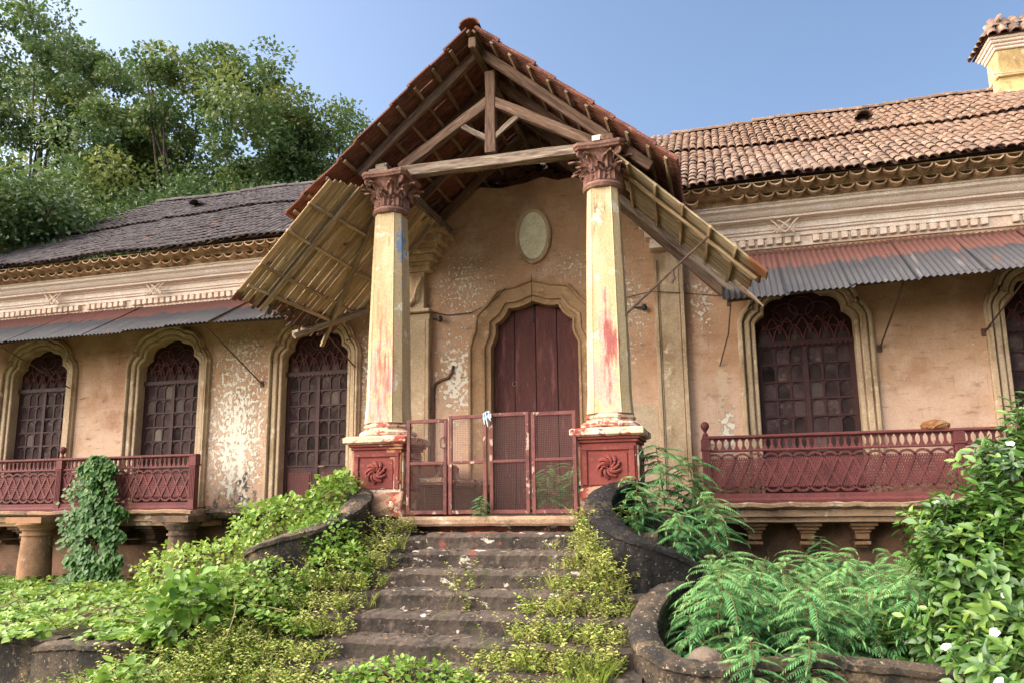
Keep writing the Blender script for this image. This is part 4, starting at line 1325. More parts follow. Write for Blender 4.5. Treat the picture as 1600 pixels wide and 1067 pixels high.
# ------------------------------------------------------------------ gate
ga = thing('gate', 'four-leaf pinkish red iron gate with wire mesh between the two pedestals', 'gate', (.05, -2.78, 0))
GY = -2.78
xs_l = [(-.98, -.475), (-.45, .015), (.045, .515), (.545, 1.06)]
for k, (a, b) in enumerate(xs_l):
    z1 = (1.135, 1.165, 1.175, 1.165)[k]
    dzk = (.0, .0, .004, .01)[k]
    mb = MB()
    fw = .042
    yo = GY + (0, -.01, .006, -.004)[k]
    mb.box(a, a + fw, yo - .018, yo + .018, .025, z1)
    mb.box(b - fw, b, yo - .018, yo + .018, .025, z1)
    for z in (.03, .60 + dzk, z1 - fw):
        mb.box(a + fw - .001, b - fw + .001, yo - .016, yo + .016, z, z + (fw if z != .60 + dzk else .034))
    lf = mb.obj('gate_leaf', M['gate'], ga, bevel=.004)
    wm = MB()
    sp_ = .021
    n1 = int((b - a - 2 * fw) / sp_)
    for i in range(1, n1 + 1):
        x = a + fw + (b - a - 2 * fw) * i / (n1 + 1)
        wm.box(x - .0011, x + .0011, yo + .004, yo + .0062, .06, z1 - fw)
    n2 = int((z1 - .1) / sp_)
    for i in range(1, n2 + 1):
        z = .06 + (z1 - fw - .06) * i / (n2 + 1)
        wm.box(a + fw, b - fw, yo + .0064, yo + .0086, z - .0011, z + .0011)
    tag(wm.obj('wire_mesh', M['wire'], lf, fix=False), kind='stuff')
mb = MB(); mb.tube([(-.50, GY - .03, .92), (-.535, GY - .045, .90), (-.54, GY - .045, .80), (-.50, GY - .03, .78)], .007, 6)
mb.obj('gate_handle', M['rust'], ga)
# the rag tied at the top
mb = MB()
for k in range(7):
    a = k * .9
    mb.tube([(.03 + .02 * math.cos(a), GY - .03, 1.17 + .02 * math.sin(a)), (.03 + .045 * math.cos(a), GY - .05, 1.15 + .04 * math.sin(a)), (.03 + .05 * math.cos(a + .4), GY - .045, 1.10 + .045 * math.sin(a + .4) - .02 * (k % 3))], .016, 5, .006)
tag(mb.obj('rag', M['rag'], None, smooth=True), 'pale blue rag knotted round the top of the gate', 'rag')

# masonry bench inside the porch
be = thing('porch_bench', 'low masonry bench with scrolled seat edge behind the left gate leaf', 'bench', (-1.35, -1.3, 0))
mb = MB(); mb.extrude_x([(-2.2, .02), (-2.2, .38), (-.14, .38), (-.14, .02)], -1.76, -.98, .004, 6); mb.obj('bench_base', M['lowwall'], be, bevel=.01)
mb = MB(); mb.box(-1.77, -.72, -2.26, -.14, .385, .475, .004); mb.obj('seat', M['pedbase'], be, bevel=.03, seg=3)
mb = MB(); mb.box(-1.76, -1.25, -2.2, -.14, .478, .72, .006); mb.obj('backrest', M['pedbase'], be, bevel=.03, seg=2)

# ------------------------------------------------------------------ awnings
def sheet_mesh(name, W_, L_s, m, cr=.076, amp=.011, curl=0.0):
    per = 8
    n = int(round(W_ / cr)) * per
    rows = 5
    V, F = [], []
    for r in range(rows):
        t = r / (rows - 1)
        for i in range(n + 1):
            x = W_ * i / n
            V.append((x, L_s * t, amp * math.cos(2 * math.pi * i / per) - curl * t * t))
    for r in range(rows - 1):
        for i in range(n):
            a = r * (n + 1) + i
            F.append((a, a + 1, a + n + 2, a + n + 1))
    return mesh_np(name, V, F, m, True)
def awning(name, label, x0, x1, n, zb, zf0, zf1, yf, group, cr=.076):
    a = thing(name, label, 'awning', ((x0 + x1) / 2, -.6, 3.3), group)
    me = None
    Wd = abs(x1 - x0) / n
    for k in range(n):
        xa = min(x0, x1) + Wd * k
        zf = zf0 + (zf1 - zf0) * (xa - min(x0, x1)) / abs(x1 - x0) + R.uniform(-.015, .015)
        L = math.hypot(zb - zf, yf)
        ang = math.atan2(zb - zf, -yf)
        if me is None: me = sheet_mesh('tin_sheet', Wd + .06, 1.0, M['tin'], cr)
        # local y down the slope = world -y and -z
        yv = Vector((0, -math.cos(ang), -math.sin(ang))); xv = Vector((1, 0, 0)); zv = xv.cross(yv)
        if zv.z < 0: zv = -zv; xv = -xv
        off = Vector((Wd + .06, 0, 0)) if xv.x < 0 else Vector((0, 0, 0))
        mm = Matrix((xv, yv, zv)).transposed().to_4x4() @ Matrix.Diagonal((1, L + R.uniform(-.01, .03), 1, 1))
        mm.translation = Vector((xa, -.03, zb + R.uniform(-.01, .01) + .006 * (k % 2))) + off
        objm('tin_sheet', me, a, mm @ Matrix.Rotation(R.uniform(-.008, .008), 4, 'Z'))
    beam('purlin', (min(x0, x1) + .05, yf * .93, zf0 + .02), (max(x0, x1) - .05, yf * .93, zf1 + .02), .045, .04, M['rust'], a)
    beam('purlin', (min(x0, x1) + .05, -.12, zb - .075), (max(x0, x1) - .05, -.12, zb - .075), .045, .04, M['rust'], a)
    return a
aw = awning('tin_awning', 'long dark tin awning with red upper strip over the left windows', -13.8, -5.02, 11, 3.72, 2.86, 2.99, -1.28, 'corrugated tin awnings along the front')
def rods(a, lst):
    for (p, q) in lst:
        mb = MB(); mb.tube([p, q], .012, 6); mb.box(q[0] - .03, q[0] + .03, -.02, .005, q[2] - .05, q[2] + .05)
        mb.obj('brace_rod', M['rust'], a)
rods(aw, [((-5.10, -1.18, 2.94), (-4.83, -.01, 2.19)), ((-9.2, -1.18, 2.90), (-8.72, -.01, 2.26))])
aw2 = awning('tin_awning', 'short bent tin awning behind the fallen slat panel on the left', -4.95, -2.6, 3, 3.70, 3.0, 2.93, -1.2, 'corrugated tin awnings along the front')
rods(aw2, [((-3.3, -1.1, 2.98), (-3.03, -.01, 2.30))])
aw3 = awning('tin_awning', 'corrugated dark tin awning with red upper strip over the right windows', 2.75, 9.55, 9, 3.68, 2.68, 2.98, -1.28, 'corrugated tin awnings along the front')
rods(aw3, [((4.91, -1.18, 2.80), (4.78, -.01, 2.17)), ((6.35, -1.18, 2.86), (6.06, -.01, 2.30))])

# ------------------------------------------------------------------ balconies
def lattice_module():
    P, H = .178, .50
    mb = MB()
    def strip(x0, z0, x1, z1, wd, y0, y1):
        d = Vector((x1 - x0, z1 - z0)).normalized(); nn = Vector((-d.y, d.x)) * wd / 2
        a = [(x0 - nn.x, z0 - nn.y), (x1 - nn.x, z1 - nn.y), (x1 + nn.x, z1 + nn.y), (x0 + nn.x, z0 + nn.y)]
        mb.add([(x, y, z) for y in (y0, y1) for x, z in a], [(0, 1, 2, 3), (7, 6, 5, 4), (0, 4, 5, 1), (1, 5, 6, 2), (2, 6, 7, 3), (3, 7, 4, 0)])
    strip(.0, .07, P, .43, .034, -.018, .000); strip(P, .07, .0, .43, .034, -.014, .004)
    for k in range(6):
        o = P * (k - 2.5) / 6
        strip(o, .06, o + P * .9, .44, .0155, -.004, .008); strip(o + P * .9, .06, o, .44, .0155, -.005, .007)
    for zc, sg in ((.42, 1), (.08, -1)):
        pts = [(P / 2 + P * .5 * math.cos(t), -.006, zc + sg * .07 * math.sin(t)) for t in np.linspace(0, math.pi, 9)]
        for i in range(8):
            strip(pts[i][0], pts[i][2], pts[i + 1][0], pts[i + 1][2], .030, -.016, .004)
    return mb.mesh('lattice_panel', M['lattice'])
lat = lattice_module()
def baluster_mesh():
    pts = []
    hw = .029
    prof = [(0, hw * .55), (.02, hw), (.055, hw), (.075, hw * .55), (.09, hw), (.125, hw), (.145, hw * .5)]
    prof = [(0.0, .036), (.018, .030), (.045, .016), (.075, .013), (.105, .016), (.125, .030), (.142, .036)]
    L = [(w_, z) for z, w_ in prof] + [(-w_, z) for z, w_ in prof[::-1]]
    return plate('baluster', [L], -.012, .012, M['lattice'])
bal = baluster_mesh()
def post(a, x, y, finial=True):
    mb = MB()
    mb.box(x - .055, x + .055, y - .055, y + .055, .12, .80)
    mb.box(x - .07, x + .07, y - .07, y + .07, .80, .83)
    mb.box(x - .062, x + .062, y - .062, y + .062, .83, .95)
    for k in (-1, 0, 1):
        mb.box(x + k * .03 - .006, x + k * .03 + .006, y - .062, y - .054, .28, .78)
    if finial:
        mb.lathe((x, y, 0), [(.02, .99), (.045, 1.0), (.03, 1.02), (.016, 1.05), (.03, 1.07), (.052, 1.10), (.058, 1.13), (.05, 1.16), (.02, 1.185)], 12)
    mb.obj('post', M['lattice'], a, bevel=.004)
def balcony(name, label, x0, x1, posts, returns, endpost):
    a = thing(name, label, 'balcony', ((x0 + x1) / 2, -.4, -.1), 'balconies with maroon iron railings')
    Y = -.75
    mb = MB()
    mb.extrude_x([(-.055, .115), (-.84, .115), (-.87, .10), (-.865, .06), (-.80, .03), (-.055, .03)], x0, x1, .012, 50)
    mb.obj('slab', M['slab'], a)
    mb = MB()
    mb.extrude_x([(-.06, .028), (-.76, .028), (-.765, -.06), (-.70, -.075), (-.70, -.13), (-.62, -.145), (-.06, -.145)], x0 + .02, x1, .004, 20)
    mb.obj('slab_moulding', M['slab'], a)
    rl = MB()
    rl.extrude_x([(Y - .05, .12), (Y - .055, .15), (Y - .03, .18), (Y - .028, .235), (Y + .028, .235), (Y + .03, .12)], x0, x1, .002, 10)
    rl.extrude_x([(Y - .03, .775), (Y - .036, .79), (Y - .03, .805), (Y + .03, .805), (Y + .03, .775)], x0, x1, .002, 10)
    rl.extrude_x([(Y - .04, .945), (Y - .06, .96), (Y - .06, .975), (Y - .045, .99), (Y + .045, .99), (Y + .06, .96), (Y + .04, .945)], x0 - .02, x1, .003, 14)
    rl.obj('rail', M['lattice'], a)
    n = int((x1 - x0) / .178)
    for k in range(n):
        objm('lattice_panel', lat, a, Matrix.Translation((x0 + .03 + .178 * k, Y, .255)))
    n = int((x1 - x0) / .088)
    for k in range(n):
        objm('baluster', bal, a, Matrix.Translation((x0 + .06 + .088 * k, Y, .804)))
    for x, fin in posts: post(a, x, Y, fin)
    for xr in returns:
        for (za, zb_) in ((.945, .988), (.775, .803), (.12, .235)):
            mb = MB(); mb.box(xr - .03, xr + .03, Y + .06, -.06, za, zb_)
            mb.obj('side_rail', M['lattice'], a)
        Rz = Matrix.Rotation(math.pi / 2, 4, 'Z')
        for k in range(3): objm('lattice_panel', lat, a, Matrix.Translation((xr, Y + .09 + .178 * k, .255)) @ Rz)
        for k in range(7): objm('baluster', bal, a, Matrix.Translation((xr, Y + .1 + .088 * k, .804)) @ Rz)
    return a
def brackets(a, xs_, m):
    for x in xs_:
        mb = MB()
        for (z0, z1, wd, pr_) in ((-.19, -.146, .33, .58), (-.235, -.192, .27, .50), (-.275, -.238, .20, .44), (-.36, -.278, .17, .40), (-.43, -.385, .20, .36), (-.47, -.432, .17, .26)):
            mb.box(x - wd / 2, x + wd / 2, -pr_, .05, z0, z1, .004)
        mb.obj('bracket', m, a, bevel=.008)
bl = balcony('balcony', 'long balcony with maroon railing under the two left windows, creeper climbing it', -13.6, -5.44, [(-8.12, True), (-10.8, True), (-5.50, False)], [], None)
brackets(bl, [-5.95, -6.55, -7.2, -7.85, -9.2, -9.8, -10.4], M['supdark'])
def support(a, x, m, r):
    mb = MB()
    mb.box(x - r * 1.55, x + r * 1.55, -1.05, -.45, -.075, .02)
    mb.lathe((x, -.75, 0), [(r * 1.42, -.10), (r * 1.42, -.078)], 20)
    mb.lathe((x, -.75, 0), [(r * 1.12, -1.7), (r * 1.10, -1.0), (r * 1.02, -.55), (r * .95, -.30), (r * .95, -.285), (r * 1.08, -.28), (r * 1.08, -.25), (r * .95, -.245), (r * .95, -.2), (r * 1.1, -.19), (r * 1.12, -.165), (r * 1.25, -.14), (r * 1.36, -.11), (r * 1.36, -.1)], 22)
    mb.obj('support_column', m, a, smooth=True)
support(bl, -8.50, M['supcol'], .235)
support(bl, -5.66, M['supdark'], .21)
support(bl, -11.4, M['supcol'], .235)
br_ = balcony('balcony', 'balcony with maroon lattice railing under the right window, beside the big bush', 2.40, 8.8, [(2.42, True), (5.42, False)], [2.40], None)
brackets(br_, [2.98, 3.64, 4.30, 4.95, 5.6], M['supcol'])
# broken ledge before the left door
mb = MB()
mb.extrude_x([(.0, .14), (-.5, .12), (-.55, .06), (-.42, -.04), (0, -.08)], -5.40, -2.15, .03, 40)
tag(mb.obj('door_ledge', M['mossy'], None), 'crumbling dark ledge at the foot of the half-hidden left door', 'ledge')
# coir bundle on the right railing
bm = bmesh.new(); bmesh.ops.create_icosphere(bm, subdivisions=4, radius=1)
for v in bm.verts:
    c = v.co * 5
    v.co = Vector((v.co.x * .165, v.co.y * .09, max(v.co.z, -.55) * .075)) * (1 + .14 * hnoise(c.x, c.y + c.z))
me = bpy.data.meshes.new('coir_bundle'); bm.to_mesh(me); bm.free(); me.materials.append(M['sack'])
tag(objm('coir_bundle', me, None, Matrix.Translation((5.18, -.75, 1.028))), 'lumpy brown bundle lying on the top rail of the right balcony', 'bundle')

# ------------------------------------------------------------------ wall fittings
def lamp(x, z, label):
    mb = MB(); mb.tube([(x - .12, .0, z + .03), (x - .04, -.06, z + .01), (x + .02, -.09, z)], .016, 6)
    mb.lathe((x + .03, -.09, z - .05), [(.01, 0), (.035, .015), (.045, .05), (.03, .085), (.012, .10)], 10)
    tag(mb.obj('lamp_holder', M['cable'], None, smooth=True), label, 'lamp', 'lamp holders on the porch wall')
lamp(-1.62, 3.05, 'small dark lamp holder on the wall by the left pilaster')
lamp(1.60, 2.98, 'small dark lamp holder on the wall by the right pilaster')
mb = MB(); mb.tube([(-1.72, -.02, .75), (-1.72, -.02, 1.9), (-1.70, -.02, 2.02), (-1.60, -.02, 2.08), (-1.48, -.03, 2.11), (-1.42, -.03, 2.18), (-1.39, -.02, 2.3)], .021, 8)
tag(mb.obj('conduit_pipe', M['rust'], None, smooth=True), 'bent dark conduit pipe on the flaking wall left of the main door', 'pipe')
mb = MB(); mb.tube([(-1.8, -.14, 3.18), (-1.5, -.02, 3.12), (-1.1, -.02, 3.13), (-.75, -.06, 3.25), (-.5, -.115, 3.45)], .008, 5)
tag(mb.obj('cable', M['cable'], None), 'thin black cable looping along the wall left of the arched door', 'cable')
mb = MB(); mb.tube([(-.08, -.12, 3.62), (-.075, -.12, 3.4), (-.08, -.11, 3.15), (-.07, -.10, 2.95)], .006, 5); mb.lathe((-.07, -.10, 2.87), [(.006, 0), (.022, .02), (.018, .06), (.006, .08)], 8)
tag(mb.obj('hanging_bulb', M['cable'], None), 'bare bulb holder hanging on a wire before the top of the main door', 'lamp')
mb = MB(); mb.tube([(1.05, -.02, 3.12), (1.35, -.02, 3.17), (1.75, -.13, 3.2), (2.1, -.14, 3.15), (2.9, -.02, 3.05)], .007, 5)
tag(mb.obj('cable', M['cable'], None), 'thin black cable crossing the wall and pilaster right of the arched door', 'cable')
# ------------------------------------------------------------------ foliage
def norm(a): return a / (np.linalg.norm(a, axis=1, keepdims=True) + 1e-9)
TEMPL = {   # x (side), y (along), z (up), faces
    'ovate': (np.array([(0, 0, 0), (-.36, .22, .05), (.36, .22, .05), (-.38, .5, .04), (.38, .5, .04), (0, .45, -.05), (0, 1, -.12), (-.2, .8, 0), (.2, .8, 0)]),
              np.array([(0, 2, 5), (0, 5, 1), (1, 5, 3), (2, 4, 5), (3, 5, 7), (5, 4, 8), (7, 5, 6), (5, 8, 6)])),
    'lance': (np.array([(0, 0, 0), (-.16, .35, .04), (.16, .35, .04), (0, .42, -.03), (-.12, .72, .0), (.12, .72, 0), (0, 1, -.14)]),
              np.array([(0, 2, 3), (0, 3, 1), (1, 3, 4), (2, 5, 3), (3, 5, 6), (4, 3, 6)])),
    'simple': (np.array([(0, 0, 0), (-.25, .45, .06), (.25, .45, .06), (0, 1, -.1)]), np.array([(0, 2, 3), (0, 3, 1)])),
}
def leaves(P, D, Nn, S, tint, templ='ovate', wscale=1.0):
    T, F = TEMPL[templ]
    P, D, Nn = np.asarray(P, float), norm(np.asarray(D, float)), np.asarray(Nn, float)
    sd_ = norm(np.cross(D, Nn)); up = norm(np.cross(sd_, D))
    n, k = len(P), len(T)
    V = (P[:, None, :] + S[:, None, None] * (T[None, :, 0:1] * wscale * sd_[:, None, :] + T[None, :, 1:2] * D[:, None, :] + T[None, :, 2:3] * up[:, None, :])).reshape(-1, 3)
    FF = (F[None] + (np.arange(n) * k)[:, None, None]).reshape(-1, 3)
    return V, FF, np.repeat(tint, k)
def leafobj(name, packs, m, parent=None, local=None):
    Vs, Fs, Ts, b = [], [], [], 0
    for V, F, T in packs:
        Vs.append(V); Fs.append(F + b); Ts.append(T); b += len(V)
    return objm(name, mesh_np(name, np.concatenate(Vs), np.concatenate(Fs), m, False, np.concatenate(Ts)), parent, local)
def rdir(n): return norm(rng.normal(size=(n, 3)))
def unoise(P, s):
    x, y, z = P[:, 0] * s, P[:, 1] * s, P[:, 2] * s
    return (np.sin(1.7 * x + 1.3 * y + .6) + np.sin(2.3 * y - 1.1 * z + 1.9) + np.sin(1.9 * z + 2.1 * x + .2) + .6 * np.sin(4.1 * x - 3.3 * y + z)) / 3.6
def gauss_tint(n, base, sp): return np.clip(base + rng.normal(size=n) * sp, 0, 1)

# creeper carpet over the left garden bed and the buried stair wall
def lz(x, y): return -1.12 + np.array([left_rise(a, b) for a, b in zip(x, y)])
def carpet(n, x0, x1, y0, y1, hmax, size, dens=None):
    x = rng.uniform(x0, x1, n); y = rng.uniform(y0, y1, n)
    z = lz(x, y)
    P = np.c_[x, y, z]
    m_ = unoise(P, 1.9) * .5 + .5
    P[:, 2] += .03 + hmax * (m_ ** 1.2) * rng.uniform(.25, 1, n) ** .6
    keep = np.ones(n, bool) if dens is None else rng.uniform(size=n) < dens(P)
    P = P[keep]; n = len(P)
    ang = rng.uniform(0, 2 * math.pi, n)
    D = np.c_[np.cos(ang), np.sin(ang) - .35, rng.normal(size=n) * .25 - .15]
    Nn = norm(np.c_[rng.normal(size=n) * .45, rng.normal(size=n) * .45 - .35, np.ones(n)])
    S = rng.uniform(.7, 1.3, n) * size
    return leaves(P, D, Nn, S, gauss_tint(n, .58 + .22 * unoise(P, 3.3), .17), 'ovate')
tag(leafobj('creeper_carpet', [
    carpet(13000, -13, -2.9, -4.75, -.5, .26, .078), carpet(13000, -3.3, -1.0, -4.9, -.6, .22, .06),
    carpet(1600, -5.2, -2.3, -5.2, -4.7, .16, .085, lambda P: np.clip(.55 + .9 * unoise(P, 2.2), 0, 1))], L_['cover'], None),
    'dense light green creeper carpeting the left garden bed and stair wall', 'creeper', kind='stuff')

# weeds: stems with small leaves
def weeds(n, fpos, hmin, hmax, lsize, per, tint, lean=.5):
    Vs = MB()
    PP, DD, NN, SS, TT = [], [], [], [], []
    for _ in range(n):
        x, y, z = fpos()
        h = R.uniform(hmin, hmax)
        a = R.uniform(0, 2 * math.pi); ln = R.uniform(.1, lean + .3)
        dx, dy = math.cos(a) * ln * h, math.sin(a) * ln * h - .15 * h
        bt = min(1, max(0, tint + R.gauss(0, .22))); lsz = lsize * R.choice((.6, .8, 1, 1, 1.25))
        pts = []
        for t in (0, .35, .7, 1):
            pts.append((x + dx * t ** 1.5, y + dy * t ** 1.5, z + h * (t - .25 * t * t)))
        Vs.tube(pts, .0042, 3, .002)
        k = max(4, int(per * h / hmax))
        for i in range(k):
            t = (i + .6) / k
            b = a + i * 2.4 + R.uniform(-.4, .4)
            PP.append((x + dx * t ** 1.5, y + dy * t ** 1.5, z + h * (t - .25 * t * t)))
            DD.append((math.cos(b), math.sin(b), R.uniform(-.1, .7)))
            NN.append((R.gauss(0, .3), R.gauss(0, .3) - .2, 1))
            SS.append(lsz * R.uniform(.6, 1.25) * (1.1 - .4 * t))
            TT.append(min(1, max(0, bt + R.gauss(0, .12))))
    return Vs, leaves(PP, DD, NN, np.array(SS), np.array(TT), 'lance', 1.5)
def stepz(x, y):
    k = math.ceil((-2.90 - y) / .325 - 1e-6)
    return -.167 * max(0, min(9, k)) if k > 0 else 0.0
def on_steps():
    while True:
        y = R.uniform(-5.9, -3.0)
        u = R.random()
        lo, hi = -2.6, 1.78
        x = R.uniform(lo, hi)
        d = 0.0
        dep = (-3.0 - y) / 2.9
        d += max(0, (x - (1.15 - .95 * dep)) / .5)                     # right side
        d += max(0, (-.62 - .1 * dep - x) / .35) * 1.3                  # left side
        d += max(0, (dep - .72) * 4.5)                                  # bottom rows
        d += .9 * max(0, math.sin(x * 3.1 + 1.2) * math.sin(y * 4.3 + .5) - .55)
        if R.random() < min(1, d) * .95: return x, y, stepz(x, y) - .0
packs, stm = [], []
for (n, f, a, b, ls, per, ti) in ((2900, on_steps, .08, .25, .040, 18, .5), (520, on_steps, .22, .48, .046, 22, .72)):
    s_, p_ = weeds(n, f, a, b, ls, per, ti)
    packs.append(p_); stm.append(s_)
def near_wall():
    t = R.random(); return (1.25 + .35 * t + R.uniform(-.12, .1), -3.2 - .9 * t + R.uniform(-.3, .1), -.167 * (1 + int(3.3 * t)) - .02)
s_, p_ = weeds(260, near_wall, .12, .38, .046, 20, .62); packs.append(p_); stm.append(s_)
def left_low():
    x, y = R.uniform(-3.0, -.9), R.uniform(-6.2, -4.4)
    return x, y, max(-1.55, -1.62 + .6 * max(0, 1 - abs(x + 1.7)) * max(0, (y + 6.2) / 1.5))
s_, p_ = weeds(1600, left_low, .15, .42, .048, 20, .22); packs.append(p_); stm.append(s_)
def blades(n, f, l0, l1, tint):
    PP, DD, NN, SS, TT = [], [], [], [], []
    for _ in range(n):
        x, y, z = f(); bt = tint + R.gauss(0, .15)
        for k in range(R.randint(4, 9)):
            a = R.uniform(0, 6.28); o = R.uniform(.15, .7)
            PP.append((x + R.gauss(0, .02), y + R.gauss(0, .02), z)); DD.append((math.cos(a) * o, math.sin(a) * o, 1)); NN.append((-math.cos(a), -math.sin(a), .5))
            SS.append(R.uniform(l0, l1)); TT.append(min(1, max(0, bt + R.gauss(0, .1))))
    return leaves(PP, DD, NN, np.array(SS), np.array(TT), 'lance', .17)
packs.append(blades(420, left_low, .12, .28, .35))
packs.append(blades(260, on_steps, .08, .2, .6))
packs.append(blades(90, lambda: (1.62 + R.uniform(-.22, .10), R.uniform(-5.7, -4.4), -1.3 + R.uniform(-.1, .1)), .08, .22, .35))
wd_ = leafobj('step_weeds', packs, L_['weed'], None)
tag(wd_, 'yellow-green straggling weeds spreading over the stone steps', 'weeds', kind='stuff')
allst = MB()
for s_ in stm: allst.add(s_.V, s_.F)
tag(objm('weed_stems', allst.mesh('weed_stems', M['stem'], fix=False), wd_), kind='stuff')

# creeper mound at the left of the steps, broad bright leaves hanging over the edge
def mound(name, label, c, rx, ry, rz, n, size, mt, tint, group=None, templ='ovate'):
    P = rdir(n) * (rng.uniform(.55, 1.0, n) ** .5)[:, None]
    P = P[P[:, 2] > -.55]; n = len(P)
    P = P * (1 + .25 * unoise(P, 3.0))[:, None]
    out = P.copy()
    P = P * np.array([rx, ry, rz]) + np.array(c)
    D = norm(out * .8 + rng.normal(size=(n, 3)) * .55 + np.array([0, 0, -.25]))
    Nn = norm(out * .6 + np.array([0, -.2, .8]) + rng.normal(size=(n, 3)) * .35)
    t = thing(name, label, 'creeper', (c[0], c[1], c[2] - rz), group)
    leafobj('foliage', [leaves(P, D, Nn, rng.uniform(.65, 1.3, n) * size, gauss_tint(n, tint, .18), templ)], mt, t)
    mb = MB()
    for k in range(7):
        e = out[R.randrange(n)] * np.array([rx, ry, rz]) * .85 + np.array(c)
        mb.tube([(c[0], c[1], c[2] - rz * .9), ((c[0] + e[0]) / 2, (c[1] + e[1]) / 2, (c[2] + e[2]) / 2 + .06), tuple(e)], .007, 4, .003)
    mb.obj('stem', M['stem'], t)
    return t
gr = 'creeper mounds beside the steps'
mound('creeper_mound', 'bright green creeper mound spilling over the ledge beside the left pedestal', (-1.80, -2.95, .14), .34, .30, .40, 1100, .065, L_['cover'], .62, gr)
mound('creeper_mound', 'green creeper mound on the left stair wall below the pedestal', (-1.62, -3.55, -.28), .40, .40, .36, 1500, .055, L_['cover'], .55, gr)
mound('creeper_mound', 'yellowish creeper mound straggling along the top of the buried stair wall', (-2.75, -3.75, -.55), .95, .5, .34, 2200, .05, L_['cover'], .74, gr)
mound('creeper_mound', 'broad-leaved creeper mound hanging beside the mossy wall end at lower left', (-2.25, -4.85, -.95), .42, .35, .48, 520, .115, L_['cover'], .34, gr)
mound('creeper_mound', 'dark-stemmed creeper mound drooping over the lower steps at left', (-1.95, -4.35, -.80), .62, .45, .42, 1800, .05, L_['cover'], .45, gr)
mound('creeper_mound', 'tall loose creeper mound climbing behind the left stair wall towards the pedestal', (-2.35, -3.25, -.12), .55, .40, .38, 1500, .055, L_['cover'], .66, gr)
mound('creeper_mound', 'low creeper mound spilling from the left stair wall onto the upper steps', (-1.25, -3.85, -.52), .36, .34, .28, 900, .045, L_['cover'], .60, gr)
mound('creeper_mound', 'small leafy creeper mound at the very bottom left beside the wall end', (-2.3, -5.6, -1.35), .3, .25, .25, 260, .09, L_['cover'], .5, gr)
mound('creeper_mound', 'fresh green creeper patch lying across the lowest steps', (.15, -5.35, -1.20), .62, .22, .13, 700, .05, L_['cover'], .5, gr)

# dead leaves on the steps, runners of the creeper
n = 900
ly_ = rng.uniform(-5.8, -2.95, n); lx_ = rng.uniform(-1.6, 1.7, n)
lz_ = np.array([stepz(a, b) for a, b in zip(lx_, ly_)]) + .008
a_ = rng.uniform(0, 6.28, n)
tag(leafobj('leaf_litter', [leaves(np.c_[lx_, ly_, lz_], np.c_[np.cos(a_), np.sin(a_), rng.normal(size=n) * .15], np.c_[rng.normal(size=n) * .3, rng.normal(size=n) * .3, np.ones(n)], rng.uniform(.02, .055, n), rng.uniform(0, 1, n), 'ovate', .8)], leafmat('dead_leaf', (.05, .03, .015), (.12, .07, .03), (.28, .18, .08), .8, .1), None), 'dead brown leaves lying on the stone steps', 'leaf litter', kind='stuff')
mb = MB()
for k in range(110):
    if k < 60: x, y = R.uniform(-3.4, -1.0), R.uniform(-4.8, -2.9)
    else: x, y = R.uniform(-11, -3), R.uniform(-4.6, -1)
    a = R.uniform(0, 6.28); pts = []
    for q in range(6):
        z = -1.12 + left_rise(x, y)
        if -2.0 > x or y > -4.4: pts.append((x, y, z + R.uniform(.06, .28)))
        else: pts.append((x, y, max(z, stepz(x, y)) + R.uniform(.05, .25)))
        a += R.uniform(-.6, .6); x += .17 * math.cos(a); y += .17 * math.sin(a)
    mb.tube(pts, R.uniform(.004, .009), 4, .003)
tag(mb.obj('creeper_runners', M['stem'], None, fix=False), 'dry brown creeper runners tangled over the left bank', 'creeper', kind='stuff')

# climber on the left balcony
cl = thing('climbing_vine', 'thick green climbing vine covering a strip of the left balcony from ground to rail', 'vine', (-7.1, -.95, -1.1))
n = 3000
z = rng.uniform(-1.05, 1.0, n)
cx_ = -7.08 - .06 * np.sin(z * 3) - .12 * np.clip(z - .2, 0, 1)
wd = np.interp(z, [-1.05, -.7, -.3, -.1, .2, .45, .7, .85, 1.0], [.62, .46, .50, .42, .40, .30, .38, .30, .12]) * (1 + .18 * np.sin(z * 17))
x = cx_ + rng.uniform(-1, 1, n) * wd
gap = unoise(np.c_[x, x * 0, z], 7.0) > -.38
y = -.90 - .13 * np.sqrt(np.clip(1 - ((x - cx_) / wd) ** 2, 0, 1)) * rng.uniform(.2, 1, n) - .10 * (z < -.1)
P = np.c_[x, y + .05 * unoise(np.c_[x, y, z], 9.0), z][gap]; z = z[gap]; n = len(P)
D = np.c_[rng.normal(size=n) * .5, -.35 + rng.normal(size=n) * .2, -.8 + rng.normal(size=n) * .25]
Nn = np.c_[rng.normal(size=n) * .35, -np.ones(n), .45 + rng.normal(size=n) * .3]
pk = [leaves(P, D, Nn, rng.uniform(.6, 1.25, n) * .10, gauss_tint(n, .42 + .2 * unoise(P, 4), .18), 'ovate')]
n2 = 160
t = rng.uniform(0, 1, n2)
P = np.c_[-7.35 - .45 * t + rng.normal(size=n2) * .05, -.86 + rng.normal(size=n2) * .03, .72 - .38 * t ** 2 + rng.normal(size=n2) * .05]
pk.append(leaves(P, np.c_[rng.normal(size=n2), -.4 * np.ones(n2), -.6 * np.ones(n2)], np.c_[rng.normal(size=n2) * .3, -np.ones(n2), .5 * np.ones(n2)], rng.uniform(.6, 1.2, n2) * .065, gauss_tint(n2, .6, .15)))
n2 = 260
P = np.c_[-7.55 + rng.normal(size=n2) * .16, -.85 - rng.uniform(0, .15, n2), -.15 + rng.normal(size=n2) * .2]
pk.append(leaves(P, np.c_[rng.normal(size=n2), -.4 * np.ones(n2), -.5 * np.ones(n2)], np.c_[rng.normal(size=n2) * .3, -np.ones(n2), .5 * np.ones(n2)], rng.uniform(.6, 1.2, n2) * .09, gauss_tint(n2, .45, .15)))
leafobj('foliage', pk, L_['climb'], cl)
mb = MB()
